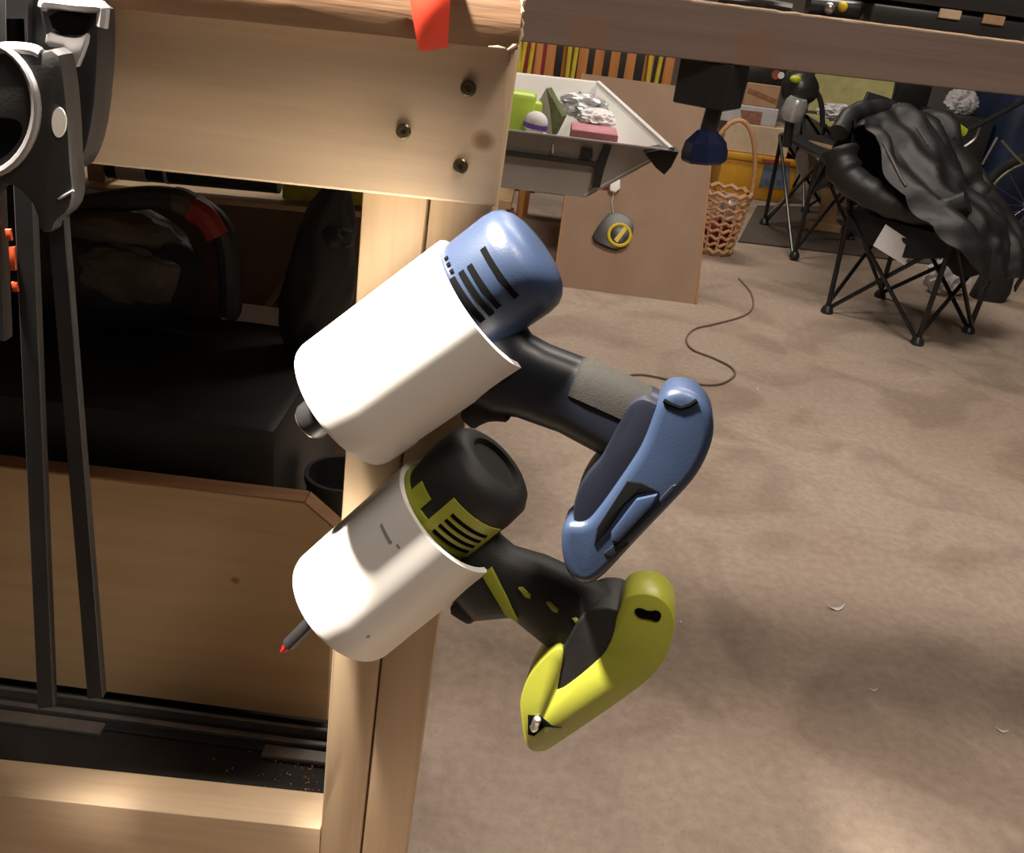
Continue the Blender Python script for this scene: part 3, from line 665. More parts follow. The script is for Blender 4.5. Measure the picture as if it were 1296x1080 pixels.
t2 = thing('plank_offcut', 'thin tan wooden strip leaning behind the black sack', 'wood strip', (-.25, .98, zc))
a, b_ = at(352, 368, .985), at(418, 275, 1.0)
obj('strip', obox(bm_new(), (a + b_) / 2 + V((0, .0, 0)), b_ - a, (0, 1, .05), (1, 0, 1), (b_ - a).length / 2 + .03, .004, .013, .001), 'plank_tan', t2)
p = fl(300, 400, zc + .001); q = fl(345, 404, zc + .001)
def pp(s, tt): return V((p.x - .012 + .07 * s, p.y - .016 + .022 * tt, zc + .0012 + .012 * tt + .001 * math.sin(s * 3)))
tag(obj('paper_sheet', sheet(bm_new(), pp, 6, 4, .0006), 'paper'), 'white paper sheet lying on the black storage case', 'paper')
o = obj('black_bucket', lathe(bm_new(), (-.158, .80, zsf), (0, 0, 1), [(0, .026), (.20, .034), (.205, .036), (.212, .036), (.212, .032), (.02, .026), (.02, 0)], 28), 'case_black')
tag(o, 'narrow black bucket between the storage case and the bench leg', 'bucket')
# upper shelf
def shelf_z(x): return zsh(x)
a, b_ = at(140, 222, 1.02), at(355, 244, 1.02)
t = thing('cardboard_tube', 'dark navy tube with white label on the upper shelf', 'tube', (a.x, 1.02, shelf_z(a.x)))
r = .013
ca, cb = V((a.x, 1.016, shelf_z(a.x) + r)), V((b_.x, 1.016, shelf_z(b_.x) + r))
obj('body', TU([ca, cb], r, 20), 'tube_navy', t)
d = (cb - ca)
obj('label_band', TU([ca + d * .07, ca + d * .24], r + .0006, 20), 'paper', t)
obj('label_band', TU([ca + d * .345, ca + d * .365], r + .0006, 20), 'paper', t)
a, b_ = at(357, 248, 1.005), at(470, 262, 1.005)
P = [(a.x, 1.005, shelf_z(a.x)), (b_.x, 1.005, shelf_z(b_.x)), (b_.x, 1.005, shelf_z(b_.x) + .03), (a.x, 1.005, shelf_z(a.x) + .03)]
tag(obj('spirit_level', hexa(bm_new(), P + [(q_[0], 1.03, q_[2]) for q_ in P], .001), 'level_green'), 'yellow-green level bar on the upper shelf', 'level')
a = at(129, 222, 1.01)
tag(obj('wood_block', BX(a.x - .013, a.x + .006, 1.003, 1.06, shelf_z(a.x), shelf_z(a.x) + .04, .001), 'pine'), 'small pine block beside the navy tube on the upper shelf', 'block')

# ------------------------------------------------------------------ the dark table behind
YT = 1.42
t = thing('work_table', 'dark stained table with long front beam behind the workbench', 'table', (.6, 1.7, 0))
tzr, tzl = at(1296, 55, YT).z, at(860, -1, YT).z; xr_, xl_ = at(1296, 55, YT).x, at(860, 0, YT).x
sT = (tzr - tzl) / (xr_ - xl_)
def ztt(x): return tzl + (x - xl_) * sT
bzl, bzr = at(665, 53, YT), at(1296, 122, YT); sB = (bzr.z - bzl.z) / (bzr.x - bzl.x)
def zbb(x): return bzl.z + (x - bzl.x) * sB
x0, x1 = -.30, 1.45
P = [(x0, YT, zbb(x0)), (x1, YT, zbb(x1)), (x1, YT, ztt(x1)), (x0, YT, ztt(x0))]
tag(obj('front_beam', hexa(bm_new(), P + [(p_[0], YT + .036, p_[2]) for p_ in P], .0015), 'dark_beam', t), 'dark grey-brown stained beam')
tz = ztt(.4)
obj('table_top', BX(.20, 1.45, YT + .037, 1.60, tz - .022, tz - .0008, .001), 'dark_beam', t)
for (x, y) in ((1.36, YT + .04), (1.36, 1.52), (-.29, YT + .04)):
    obj('leg', BX(x, x + .07, y, y + .07, 0, (tz - .023) if x > 0 else zbb(x) + .05, .002), 'dark_beam', t)
# thin pale line along the front edge
bm = bm_new()
tube(bm, [V((x, YT + .003 + .002 * noise.noise(V((x * 30, 0, 0))), ztt(x) + .0002 + .0012 * noise.noise(V((x * 60, 5, 0))))) for x in [.1 + 1.2 * k / 120 for k in range(121)]], .0022, 6)
tag(obj('edge_strip', bm, 'splinter', t), 'thin pale edge along the table top')
# hanging clamp under the beam
t = thing('screw_clamp', 'black clamp with navy blue handle hanging under the dark beam', 'clamp', at(892, 205, YT + .02))
c = at(899, 108, YT + .05); zt0 = zbb(c.x) - .0005; zl0 = at(900, 138, YT + .01).z
bm = bm_new(); obox(bm, V((c.x, YT + .045, (zt0 + zl0) / 2)), (1, -.55, 0), (.55, 1, 0), (0, 0, 1), .040, .036, (zt0 - zl0) / 2, .002)
obj('jaw', bm, 'black_plastic', t)
a, b_, c2 = at(906, 130, YT + .03), at(894, 172, YT + .03), at(891, 200, YT + .03)
obj('spindle', TU([a + V((0, 0, .02)), a, b_], .0125, 10), 'black_plastic', t)
ax = (c2 - b_).normalized()
obj('handle', lathe(bm_new(), b_ - ax * .008, ax, [(0, .014), (.004, .018), (.016, .030), (.030, .034), (.041, .034), (.045, .031), (.045, 0)], 8), 'navy_handle', t, smooth=20)
# black case and tools on the table
a, b_ = at(1098, 28, YT + .03), at(1275, 46, YT + .03)
t = thing('hard_case', 'low black plastic case lying on the dark table', 'case', ((a.x + b_.x) / 2, YT + .12, tz))
x0, x1 = a.x, b_.x
obj('bottom_shell', BX(x0, x1 + .02, YT + .025, YT + .20, tz, tz + .026, .004, 2), 'grey_plastic', t)
obj('lid', BX(x0 - .006, x1 + .03, YT + .022, YT + .205, tz + .031, tz + .060, .004, 2), 'grey_plastic', t)
obj('hinge_strip', BX(x0 + .004, x1 + .016, YT + .03, YT + .195, tz + .0255, tz + .0315), 'pit_shade', t)
for k in range(2):
    xx = x0 + .09 + k * .06
    obj('latch', BX(xx, xx + .03, YT + .0215, YT + .026, tz + .018, tz + .030, .001), 'plank_tan' if k else 'cream', t)
t = thing('socket_tool', 'small silver-headed black hand tool with yellow knob on the dark table', 'hand tool', (at(1045, 12, YT + .05).x, YT + .05, tz))
c = at(1050, 8, YT + .05)
obj('body', TU([V((c.x - .03, YT + .05, tz + .012)), V((c.x + .045, YT + .06, tz + .014))], .012, 12), 'black_plastic', t)
obj('head', blob(bm_new(), V((c.x - .003, YT + .038, tz + .012)), (.008, .008, .008), 0, 1, 2), 'steel', t)
obj('knob', blob(bm_new(), V((c.x + .016, YT + .042, tz + .016)), (.007, .007, .007), 0, 1, 2), 'yellow', t)
t = thing('pliers', 'dark pliers lying at the left end of the dark table top', 'pliers', (at(960, 5, YT + .06).x, YT + .06, tz))
c = at(965, 8, YT + .06)
for k, s_ in enumerate((-1, 1)):
    obj('handle', TU(spline([V((c.x - .06, YT + .06 + s_ * .025, tz + .006)), V((c.x - .02, YT + .06 + s_ * .02, tz + .007)), V((c.x + .01, YT + .06, tz + .007)), V((c.x + .04, YT + .06 - s_ * .004, tz + .006))], 5), [.0055] * 10 + [.006] * 6, 8), 'black_plastic', t)

# ------------------------------------------------------------------ the flared grey bin and what it holds
t = thing('storage_bin', 'grey flared plastic bin with white inside behind the workbench', 'bin', (-.1, 1.8, .60))
bin_ = t
rn = at(834, 190, 1.6); rc = at(858, 186, 1.64); rf = at(757, 107, 2.1); rl = at(650, 92, 2.1)
zr = rn.z; bn = at(741, 252, 1.6)
top4 = [V((-.36, 1.6, zr - .004)), V((rn.x + .02, 1.6, zr)), V((rf.x, 2.1, rf.z)), V((-.36, 2.1, rl.z - .01))]
bot4 = [V((-.33, 1.62, bn.z - .006)), V((bn.x, 1.61, bn.z)), V((rf.x - .09, 2.06, bn.z + .01)), V((-.33, 2.06, bn.z))]
def wall(name, a, b, m, inn, nm=None):
    P = [bot4[a], bot4[b], top4[b], top4[a]]; nrm = (P[1] - P[0]).cross(P[3] - P[0]).normalized()
    ctr = sum(P, V()) / 4; mid = sum(bot4 + top4, V()) / 8
    if nrm.dot(mid - ctr) < 0: nrm = -nrm
    o = obj(name, hexa(bm_new(), P + [p_ + nrm * .004 for p_ in P]), m, t, smooth=None)
    obj('lining', hexa(bm_new(), [p_ + nrm * .0042 for p_ in P] + [p_ + nrm * .006 for p_ in P]), inn, o, smooth=None)
    return o, nrm
wn, _ = wall('near_wall', 0, 1, 'bin_grey', 'bin_white')
wr, nr_ = wall('side_wall', 1, 2, 'bin_grey', 'bin_white')
wall('far_wall', 2, 3, 'bin_grey', 'bin_white'); wall('side_wall', 3, 0, 'bin_grey', 'bin_white')
obj('bottom', hexa(bm_new(), [p_ + V((0, 0, .001)) for p_ in bot4] + [p_ + V((0, 0, .005)) for p_ in bot4]), 'bin_grey', t, smooth=None)
obj('rim', TU([top4[1] + V((0, 0, .002)), top4[2] + V((0, 0, .002))], .006, 8), 'bin_white', t)
obj('rim', TU([top4[2] + V((0, 0, .002)), top4[3] + V((0, 0, .002))], .004, 8), 'bin_white', t)
obj('rim', TU([top4[0] + V((0, 0, .001)), top4[1] + V((0, 0, .001))], .003, 8), 'bin_grey', t)
obj('ledge', hexa(bm_new(), [at(x, y, 1.598) + V((0, dy, 0)) for dy in (-.004, .006) for x, y in ((560, 186), (762, 212), (762, 206), (560, 180))]), 'grey_plastic', wn, smooth=None)
obj('latch', pxprism(bm_new(), [(736, 187), (750, 189), (750, 200), (735, 198)], 1.598, -.003, .004), 'black_plastic', wn)
obj('strap', pxprism(bm_new(), [(764, 184), (774, 185), (765, 212), (759, 237), (749, 236), (754, 212)], 1.598, -.006, .004), 'black_plastic', wn)
obj('mark', pxprism(bm_new(), [(699, 183), (701, 183), (701, 194), (698, 194)], 1.598, -.001, .004), 'paper', wn)
obj('corner_cap', prism(bm_new(), [at(815, 193, 1.592), at(836, 189, 1.592), at(860, 192, 1.592), at(850, 212, 1.592), at(841, 222, 1.592), at(830, 213, 1.592)], (0, .05, 0), .004), 'black_rubber', t)
t = thing('stand', 'narrow wooden pedestal under the grey bin behind the bench leg', 'stand', (-.2, 1.83, 0))
zz = bn.z - .008
obj('post', BX(-.25, -.17, 1.78, 1.86, .02, zz - .018, .002), 'plank_tan', t)
obj('base', BX(-.27, -.15, 1.70, 1.95, 0, .02, .002), 'plank_tan', t)
obj('top_plate', BX(-.30, -.12, 1.68, 2.0, zz - .018, zz, .002), 'plank_tan', t)
zi = bn.z + .006
t = thing('green_charger', 'lime green plastic block in the grey bin', 'charger', (at(658, 140, 1.72).x, 1.72, zi))
c = at(655, 140, 1.72)
obj('body', BX(c.x - .05, c.x + .030, 1.70, 1.76, zi, at(655, 116, 1.72).z, .008, 2), 'lime', t)
obj('cap', BX(c.x + .012, c.x + .042, 1.71, 1.75, zi, at(672, 128, 1.72).z, .006, 2), 'lime', t)
c = at(678, 156, 1.68); r_ = .021
t = thing('ball', 'white ball with purple stripe in the grey bin', 'ball', (c.x, 1.68, c.z - r_))
obj('body', blob(bm_new(), c, (r_, r_, r_ * .95), 0, 1, 3), 'paper', t)
obj('stripe', lathe(bm_new(), c - V((0, 0, .004)), (.1, 0, 1), [(-.004, r_ * .98), (-.003, r_ * 1.02), (.004, r_ * 1.02), (.005, r_ * .98)], 28), 'purple', t)
obj('holder', lathe(bm_new(), V((c.x, 1.68, zi)), (0, 0, 1), [(0, .016), (c.z - r_ - zi + .003, .012)], 16), 'silver_foil', t)
t = thing('wedge_tool', 'olive and grey wedge standing in the grey bin', 'wedge', (at(694, 150, 1.74).x, 1.74, zi))
obj('grey_side', prism(bm_new(), [at(692, 112, 1.74), at(677, 138, 1.74), at(682, 165, 1.74), at(700, 172, 1.74), at(697, 140, 1.74)], (.0, .03, -.0), .001), 'bin_grey', t)
obj('olive_side', prism(bm_new(), [at(692, 112, 1.738), at(697, 140, 1.738), at(700, 172, 1.738), at(706, 160, 1.738), at(712, 148, 1.738)], (.008, .03, 0), .001), 'olive', t)
bmx = blob(bm_new(), at(738, 134, 1.90), (.045, .05, .022), .25, 5, 4, 3.1, ridge=True)
tag(obj('foil_bag', bmx, 'silver_foil'), 'crumpled silver foil bag in the grey bin', 'bag')
bmx = blob(bm_new(), at(755, 150, 1.78), (.032, .04, .016), .25, 5, 4, 9.1, ridge=True)
tag(obj('clear_bag', bmx, 'paper'), 'crumpled white plastic bag beside the pink box', 'bag')
a, b_ = at(722, 170, 1.66), at(782, 176, 1.66)
tag(obj('pink_box', BX(a.x, b_.x, 1.655, 1.74, zi, at(750, 166, 1.66).z, .004, 2), 'pink_card'), 'pink cardboard box in the grey bin near its front wall', 'box')

# ------------------------------------------------------------------ bench lamp and unseen ceiling fixtures
t = thing('bench_lamp', 'silver reflector lamp hanging above the workbench', 'lamp', LAMP + V((0, 0, .16)))
ld = (V((-0.05, 0.50, 0.70)) - LAMP).normalized()
bm = bm_new(); lathe(bm, LAMP - ld * .12, ld, [(0, .018), (.03, .020), (.035, .03), (.06, .06), (.10, .078), (.10, .076), (.06, .057), (.038, .03), (.038, 0)], 32)
obj('reflector', bm, 'lamp_shell', t)
obj('socket', lathe(bm_new(), LAMP - ld * .17, ld, [(0, .012), (.01, .018), (.05, .02)], 20), 'black_plastic', t)
p = LAMP - ld * .17
obj('cord', TU(spline([p, p + V((-.02, -.01, .06)), V((p.x - .02, p.y - .01, 2.0)), V((p.x, p.y, RZ))], 6), .003, 8), 'black_plastic', t)
for i_, (fx_, fy_, fz_, fp_) in enumerate(FIXTURES):
    FX = V((fx_, fy_, fz_))
    t = thing('unseen_fixture', ('added white tube light fixture above the dark table, unseen fill for the floor', 'long white tube light fixture above the back chairs')[i_], 'lamp', (FX.x, FX.y, RZ))
    obj('housing', BX(FX.x - .62, FX.x + .62, FX.y - .17, FX.y + .17, FX.z + .03, RZ, .006), 'bin_white', t)
    for s_ in (-.08, .08):
        obj('tube', TU([(FX.x - .59, FX.y + s_, FX.z + .015), (FX.x + .59, FX.y + s_, FX.z + .015)], .013, 12), 'bulb', t)
        for e_ in (-.6, .6): obj('tube_holder', BX(FX.x + e_ - .012, FX.x + e_ + .012, FX.y + s_ - .016, FX.y + s_ + .016, FX.z - .002, FX.z + .032, .002), 'bin_white', t)

# ------------------------------------------------------------------ brown panel leaning on the wooden chair
def plane_hit(x, y, p0, nrm):
    d = ray(x, y); o = V((0, 0, H)); return o + d * ((V(p0) - o).dot(V(nrm)) / d.dot(V(nrm)))
bl, br = fl(700, 366), fl(879, 381); yb = (bl.y + br.y) / 2; bl.y = br.y = yb
tilt = V((0, .40, .66)).normalized(); pn = V((1, 0, 0)).cross(tilt)
tl, tr = plane_hit(737, 93, bl, pn), plane_hit(909, 118, bl, pn); hh = (tl - bl).dot(tilt)
P = [bl, br, br + (tr - tl).normalized() * 0 + V((tr.x - br.x, 0, 0)) + tilt * hh, V((tl.x, bl.y, 0)) + tilt * hh]
t = thing('hardboard_panel', 'brown hardboard sheet leaning against the wooden chair', 'panel', (bl + br) / 2)
off = -pn * .006 if pn.y < 0 else pn * .006
obj('sheet', hexa(bm_new(), P + [p_ + off + V((0, 0, .0)) for p_ in P]), 'hardboard', t, smooth=None)
for i, j in ((0, 3), (1, 2)):
    obj('cut_edge', TU([P[i] + off * .5 + V((0, 0, .004)), P[j] + off * .5], .0042, 6), 'hardboard_edge', t)
pf = pn if pn.y < 0 else -pn
def onp(x, y, k=.004): return plane_hit(x, y, bl, pn) + pf * k
t = thing('key_reel', 'black reel with yellow ring hanging from a white knob on the brown panel', 'key reel', onp(776, 320))
bm = bm_new(); prism(bm, [onp(x, y, .001) for x, y in ((771, 243), (770, 234), (778, 227), (784, 229), (784, 241), (778, 246))], pf * .02, .004, 2)
obj('knob', bm, 'bin_white', t)
obj('thread', TU([onp(777, 244, .006), onp(774, 256, .004), onp(776, 270, .006)], .0012, 6), 'paper', t)
obj('case', prism(bm_new(), [onp(x, y, .001) for x, y in smooth_poly([(774, 268), (797, 276), (803, 296), (785, 318), (770, 316), (747, 304), (757, 286)], 1)], pf * .018, .004, 2), 'black_plastic', t)
c = onp(783, 300, .022)
cir = [c + (V((1, 0, 0)) * math.cos(a) + tilt * math.sin(a)) * .036 for a in [2 * math.pi * k / 32 for k in range(32)]]
obj('ring', TU(cir, .006, 8, True), 'yellow', t)
obj('dial', lathe(bm_new(), onp(783, 300, .016), pf, [(0, .034), (.006, .034), (.008, .030), (.008, 0)], 32), 'black_plastic', t)
obj('marker', prism(bm_new(), [onp(x, y, .022) for x, y in ((776, 306), (790, 288), (794, 291), (780, 310))], pf * .004), 'yellow', t)

# wooden chair with slatted back
YW = 3.62
t = thing('wooden_chair', 'orange-brown wooden chair with slatted back behind the leaning panel', 'chair', (.16, YW + .2, 0))
for k, x in enumerate((696, 717, 737, 757, 777, 797, 820, 846)):
    a = at(x, 80, YW); b_ = at(x - 4, 110, YW)
    obj('slat', hexa(bm_new(), [V((b_.x - .017 + dx, YW + dy, z)) for dy in (-.006, .006) for dx, z in ((0, .42), (.034, .42), (.034, .86), (0, .86))], .004, 2), 'chair_wood', t)
xa, xb = at(690, 90, YW).x - .03, at(852, 90, YW).x + .03
obj('top_rail', BX(xa - .02, xb + .02, YW - .012, YW + .012, .86, .93, .006, 2), 'chair_wood', t)
obj('lower_rail', BX(xa, xb, YW - .010, YW + .010, .40, .43, .004, 2), 'chair_wood', t)
obj('seat', BX(xa - .01, xb + .01, YW + .01, YW + .42, .375, .40, .008, 2), 'chair_wood', t)
for x, y, z in ((xa - .012, YW - .012, .87), (xb - .012, YW - .012, .87), (xa, YW + .37, .375), (xb - .03, YW + .37, .375)):
    obj('leg', BX(x, x + .026, y, y + .03, 0, z, .005, 2), 'chair_wood', t)
for x in (xa, xb - .02): obj('stretcher', BX(x, x + .018, YW + .01, YW + .38, .16, .18, .004), 'chair_wood', t)
# yellow cord hanging on the chair back
bm = bm_new()
for k, (x, dx, z0_) in enumerate(((654, 10, .52), (666, 8, .50), (726, 4, .50), (833, 6, .50))):
    a = at(x, 60, YW - .04); w_ = dx * .0028
    pts = [V((a.x - w_, YW - .035, .93)), V((a.x - w_ * 1.2, YW - .03, .75)), V((a.x - w_ * .6, YW - .03, z0_ + .03)), V((a.x, YW - .03, z0_)), V((a.x + w_ * .7, YW - .03, z0_ + .05)), V((a.x + w_ * 1.1, YW - .03, .78)), V((a.x + w_, YW - .03, .935))]
    tube(bm, spline(pts, 5), .008, 8)
tube(bm, [V((at(640, 60, YW).x, YW - .03, .945)), V((xb, YW - .02, .945))], .009, 8)
tag(obj('extension_cord', bm, 'yellow_cord'), 'yellow extension cord looped over the wooden chair back', 'cord')
# book stack, dark crate behind the chair
for k, (m_, dz) in enumerate((('cream', .045), ('brown_print', .04), ('pale_box', .04), ('plank_tan', .035))):
    z0_ = sum((.045, .04, .04, .035)[:k]); sh_ = (.0, .012, -.01, .006)[k]
    o = obj('book', BX(-.29 + sh_, -.115 + sh_, 3.50, 3.72, z0_, z0_ + dz, .003), m_)
    tag(o, ('cream book at the bottom of the floor stack beside the chair', 'brown book second from the bottom of the floor stack', 'pale grey book third from the bottom of the floor stack', 'tan book on top of the floor stack beside the chair')[k], 'book', 'books stacked on the floor')
o = obj('dark_trunk', BX(-.45, .48, 4.45, 4.95, 0, .86, .02, 2), 'case_black'); tag(o, 'tall black trunk standing behind the wooden chair', 'trunk')
a = at(680, 80, 4.4)
o = obj('red_folder', BX(a.x - .06, a.x + .06, 4.42, 4.445, 0, .86, .003), 'red_cloth'); tag(o, 'dark red folder board leaning on the black trunk', 'folder')

# ------------------------------------------------------------------ wicker basket
bc = V((.705, 3.78, 0))
t = thing('wicker_basket', 'wicker basket with tall hoop handle beside the leaning panel', 'basket', bc)
for k in range(9):
    z = .02 + k * .028; r = .075 + .03 * k / 8
    pts = [bc + V((math.cos(a) * r, math.sin(a) * r, z + .006 * math.sin(a * 12 + k * math.pi))) for a in [2 * math.pi * i / 48 for i in range(48)]]
    obj('weave', TU(pts, .009 if k in (0, 8) else .0065, 6, True), 'wicker', t)
for k in range(12):
    a = 2 * math.pi * k / 12; d = V((math.cos(a), math.sin(a), 0))
    obj('stake', TU([bc + d * .075 + V((0, 0, .01)), bc + d * .105 + V((0, 0, .25))], .005, 6), 'wicker', t)
pts = [bc + V((.105 * math.cos(a), 0, .22 + .29 * math.sin(a))) for a in [math.pi * i / 24 for i in range(25)]]
obj('handle', TU(pts, .009, 8), 'wicker', t)
obj('base', lathe(bm_new(), bc, (0, 0, 1), [(0, .07), (.02, .075), (.02, 0)], 24), 'wicker', t)
tag(obj('red_cloth', blob(bm_new(), bc + V((0.01, -.0, .085)), (.062, .062, .06), .15, 6, 3, 5), 'red_cloth'), 'dark red cloth inside the wicker basket', 'cloth')
tag(obj('glass_jar', lathe(bm_new(), bc + V((.02, -.03, .14)), (0, 0, 1), [(0, .028), (.07, .03), (.08, .022), (.10, .022), (.10, 0)], 20), 'silver_foil'), 'small silvery jar sitting in the wicker basket', 'jar')

# ------------------------------------------------------------------ stack of boxes at the back
a, b_ = fl(906, 249), fl(1002, 249); yk = 4.95
xa, xb = at(906, 240, yk).x, at(1003, 240, yk).x; zk = at(950, 195, yk).z
t = thing('yellow_crate', 'orange-yellow plastic crate at the bottom of the back box stack', 'crate', ((xa + xb) / 2, yk + .15, 0))
obj('body', BX(xa, xb, yk, yk + .32, 0, zk, .01, 2), 'crate_yellow', t)
obj('lid', BX(xa - .012, xb + .012, yk - .012, yk + .332, zk - .035, zk, .008, 2), 'crate_yellow', t)
obj('label', pxprism(bm_new(), [(968, 205), (1000, 209), (998, 240), (960, 236)], yk, -.004, .002), 'blue_print', t)
obj('label', pxprism(bm_new(), [(964, 201), (1000, 205), (1000, 209), (966, 205)], yk - .012, -.004, .002), 'red_print', t)
z1 = at(950, 158, yk).z; xa2, xb2 = at(918, 170, yk).x, at(1002, 175, yk).x
tag(obj('cream_box', BX(xa2, xb2, yk + .01, yk + .28, zk, z1, .004), 'cream'), 'cream cardboard box standing on the yellow crate', 'box')
z2 = at(945, 134, yk).z
t = thing('pale_box', 'pale grey box with brown picture on the cream box', 'box', (.95, yk + .12, z1))
obj('body', BX(at(914, 145, yk).x, at(985, 150, yk).x, yk + .02, yk + .26, z1, z2, .004), 'pale_box', t)
obj('picture', pxprism(bm_new(), [(937, 139), (965, 142), (962, 158), (939, 155)], yk + .02, -.003, .002), 'brown_print', t)
z3 = at(965, 107, yk).z
t = thing('cardboard_box', 'brown cardboard box with dark tape on top of the box stack', 'box', (1.0, yk + .12, z2))
xc, xd = at(945, 118, yk).x, at(988, 122, yk).x
obj('body', BX(xc, xd, yk + .03, yk + .25, z2, z3, .004), 'cardboard', t)
obj('tape', obox(bm_new(), V(((xc + xd) / 2, yk + .03, (z2 + z3) / 2)), (1, 0, -.25), (.25, 0, 1), (0, 1, 0), (xd - xc) * .46, .010, .003), 'brown_print', t)
t = thing('black_toolcase', 'small black case with red and white badge on top of the box stack', 'case', (.98, yk + .12, z3))
obj('body', BX(xc - .08, xd + .01, yk + .03, yk + .22, z3, z3 + .09, .01, 2), 'black_plastic', t)
obj('badge', lathe(bm_new(), V((xd - .04, yk + .03, z3 + .05)), (0, -1, 0), [(0, .022), (.003, .022), (.003, 0)], 16), 'red_print', t)
obj('badge', lathe(bm_new(), V((xd - .015, yk + .03, z3 + .05)), (0, -1, 0), [(0, .016), (.004, .016), (.004, 0)], 16), 'paper', t)

# ------------------------------------------------------------------ flat dark brown sheet on the floor
a, b_, c, d = fl(934, 307), fl(1320, 352), fl(1320, 268), fl(958, 262)
bm = hexa(bm_new(), [V((p_.x, p_.y, .0005)) for p_ in (a, b_, c, d)] + [V((p_.x, p_.y, .008)) for p_ in (a, b_, c, d)])
tag(obj('floor_layer', bm, 'floor_layer', smooth=None), 'dark brown sheet on the floor under the back chairs', 'mat')

# ------------------------------------------------------------------ folding camp chairs
def camp_chair(label, feet, zs_, back, zback, lean, fabric, rp=.009, parts=True):
    feet = [V((f_[0], f_[1], f_[2] if len(f_) > 2 else 0)) for f_ in feet]; c = sum(feet, V()) / 4
    t = thing('camp_chair', label, 'chair', V((c.x, c.y, feet[0].z)))
    tops = [V((f_.x + (f_.x - c.x) * .06, f_.y + (f_.y - c.y) * .06, zs_)) for f_ in feet]
    for i in range(4):
        up_ = V((0, 0, .016)); j = (i + 1) % 4
        obj('leg', TU([feet[i] + up_, tops[i]], rp, 8), 'pole_black', t)
        o1 = (tops[j] - feet[i]); n_ = V((-(feet[j] - feet[i]).y, (feet[j] - feet[i]).x, 0)).normalized() * .009
        obj('cross_pole', TU([feet[i] + up_ + n_, tops[j] + n_], rp * .8, 8), 'pole_black', t)
        obj('cross_pole', TU([feet[j] + up_ - n_, tops[i] - n_], rp * .8, 8), 'pole_black', t)
        obj('foot_cap', lathe(bm_new(), feet[i], (0, 0, 1), [(0, .020), (.006, .022), (.018, .018), (.026, .012), (.026, 0)], 12), 'black_plastic', t)
        obj('joint', blob(bm_new(), tops[i], (.014, .014, .014), 0, 1, 2), 'black_plastic', t)
    def seat(s, k):
        p_ = (tops[0] * (1 - s) + tops[1] * s) * (1 - k) + (tops[3] * (1 - s) + tops[2] * s) * k
        p_.z -= .05 * math.sin(math.pi * s) * math.sin(math.pi * k) - .004; return p_
    obj('seat', sheet(bm_new(), seat, 10, 10, .004), fabric, t, smooth=60)
    i, j = back; dv = V(lean)
    bt = [tops[i] + dv + V((0, 0, zback - zs_)), tops[j] + dv + V((0, 0, zback - zs_))]
    for q_, b2 in ((i, bt[0]), (j, bt[1])): obj('back_post', TU([tops[q_], b2], rp, 8), 'pole_black', t)
    def bk(s, k):
        p_ = (tops[i] * (1 - s) + tops[j] * s) * (1 - k) + (bt[0] * (1 - s) + bt[1] * s) * k
        return p_ + dv.normalized() * .03 * math.sin(math.pi * s) + V((0, 0, .02 if k < .5 else 0))
    obj('backrest', sheet(bm_new(), bk, 10, 8, .004), fabric, t, smooth=60)
    return t, tops, bt
FA, FB, FC, FD = fl(1046, 396), fl(1160, 436), fl(1225, 421), fl(1113, 376)
ch, tops, bt = camp_chair('black folding camp chair under the leather jacket', [FA, FB, FC, FD], .345, (0, 3), .63, (-.05, .06, 0), 'chair_fabric')
Ycard = 3.0
tag(obj('paper_tag', pxprism(bm_new(), [(1121, 284), (1157, 308), (1145, 336), (1105, 311)], Ycard, 0, .0015), 'paper', ch), 'white paper tag hanging from the seat')
obj('tag_hole', pxprism(bm_new(), smooth_poly([(1140, 300), (1150, 302), (1157, 307), (1150, 311), (1143, 308)], 1), Ycard, -.001, .0005), 'case_black', ch)
# side skirt of the seat (black fabric hanging below it)
def skirt(A_, B_, dz):
    def f_(s, k):
        p_ = A_ * (1 - s) + B_ * s; o_ = (p_ - (A_ + B_) / 2); return V((p_.x, p_.y, p_.z + .01 - dz * k * (0.6 + .4 * math.sin(math.pi * s)))) + V((.004 * math.sin(s * 20), -.01, 0))
    return f_
obj('skirt', sheet(bm_new(), skirt(tops[0], tops[1], .10), 14, 5, .003), 'chair_fabric', ch, smooth=60)
obj('skirt', sheet(bm_new(), skirt(tops[1], tops[2], .14), 14, 5, .003), 'chair_fabric', ch, smooth=60)
# leather jacket
from mathutils.bvhtree import BVHTree
jk = thing('leather_jacket', 'black leather jacket with zips draped over the camp chair', 'jacket', (1.2, 3.2, .36))
path = spline([V((1.03, 3.36, .40)), V((1.07, 3.37, .56)), V((1.115, 3.345, .655)), V((1.17, 3.28, .655)), V((1.22, 3.17, .58)), V((1.30, 3.08, .475)), V((1.38, 3.00, .405)), V((1.43, 2.955, .33)), V((1.445, 2.94, .25))], 6)
wd = V((.72, .69, 0)); npth = len(path) - 1
def jf(s, k):
    f_ = s * npth; i = min(int(f_), npth - 1); p_ = path[i].lerp(path[i + 1], f_ - i)
    w_ = (.20 + .07 * math.sin(math.pi * min(1, s * 1.15))) * (1 - .25 * max(0, s - .75) / .25); q_ = (k - .5) * 2
    p_ = p_ + wd * (q_ * w_)
    fold = .024 * math.sin(q_ * 7.0 + 3.0 * s + 1.2 * math.sin(s * 5)) + .014 * math.sin(q_ * 15 - s * 9)
    fold += .03 * noise.noise(V((s * 5, k * 5, 1.3))) + .018 * (0.5 - abs(noise.noise(V((s * 9, k * 9, 4.3)))) * 2)
    p_ += V((.45, -.6, .65)).normalized() * fold
    p_.z -= .07 * abs(q_) ** 3 * (1 if s > .2 else .4)
    return p_
bmj = sheet(bm_new(), jf, 70, 48, .006)
tree = BVHTree.FromBMesh(bmj)
obj('body', bmj, 'leather', jk, smooth=70)
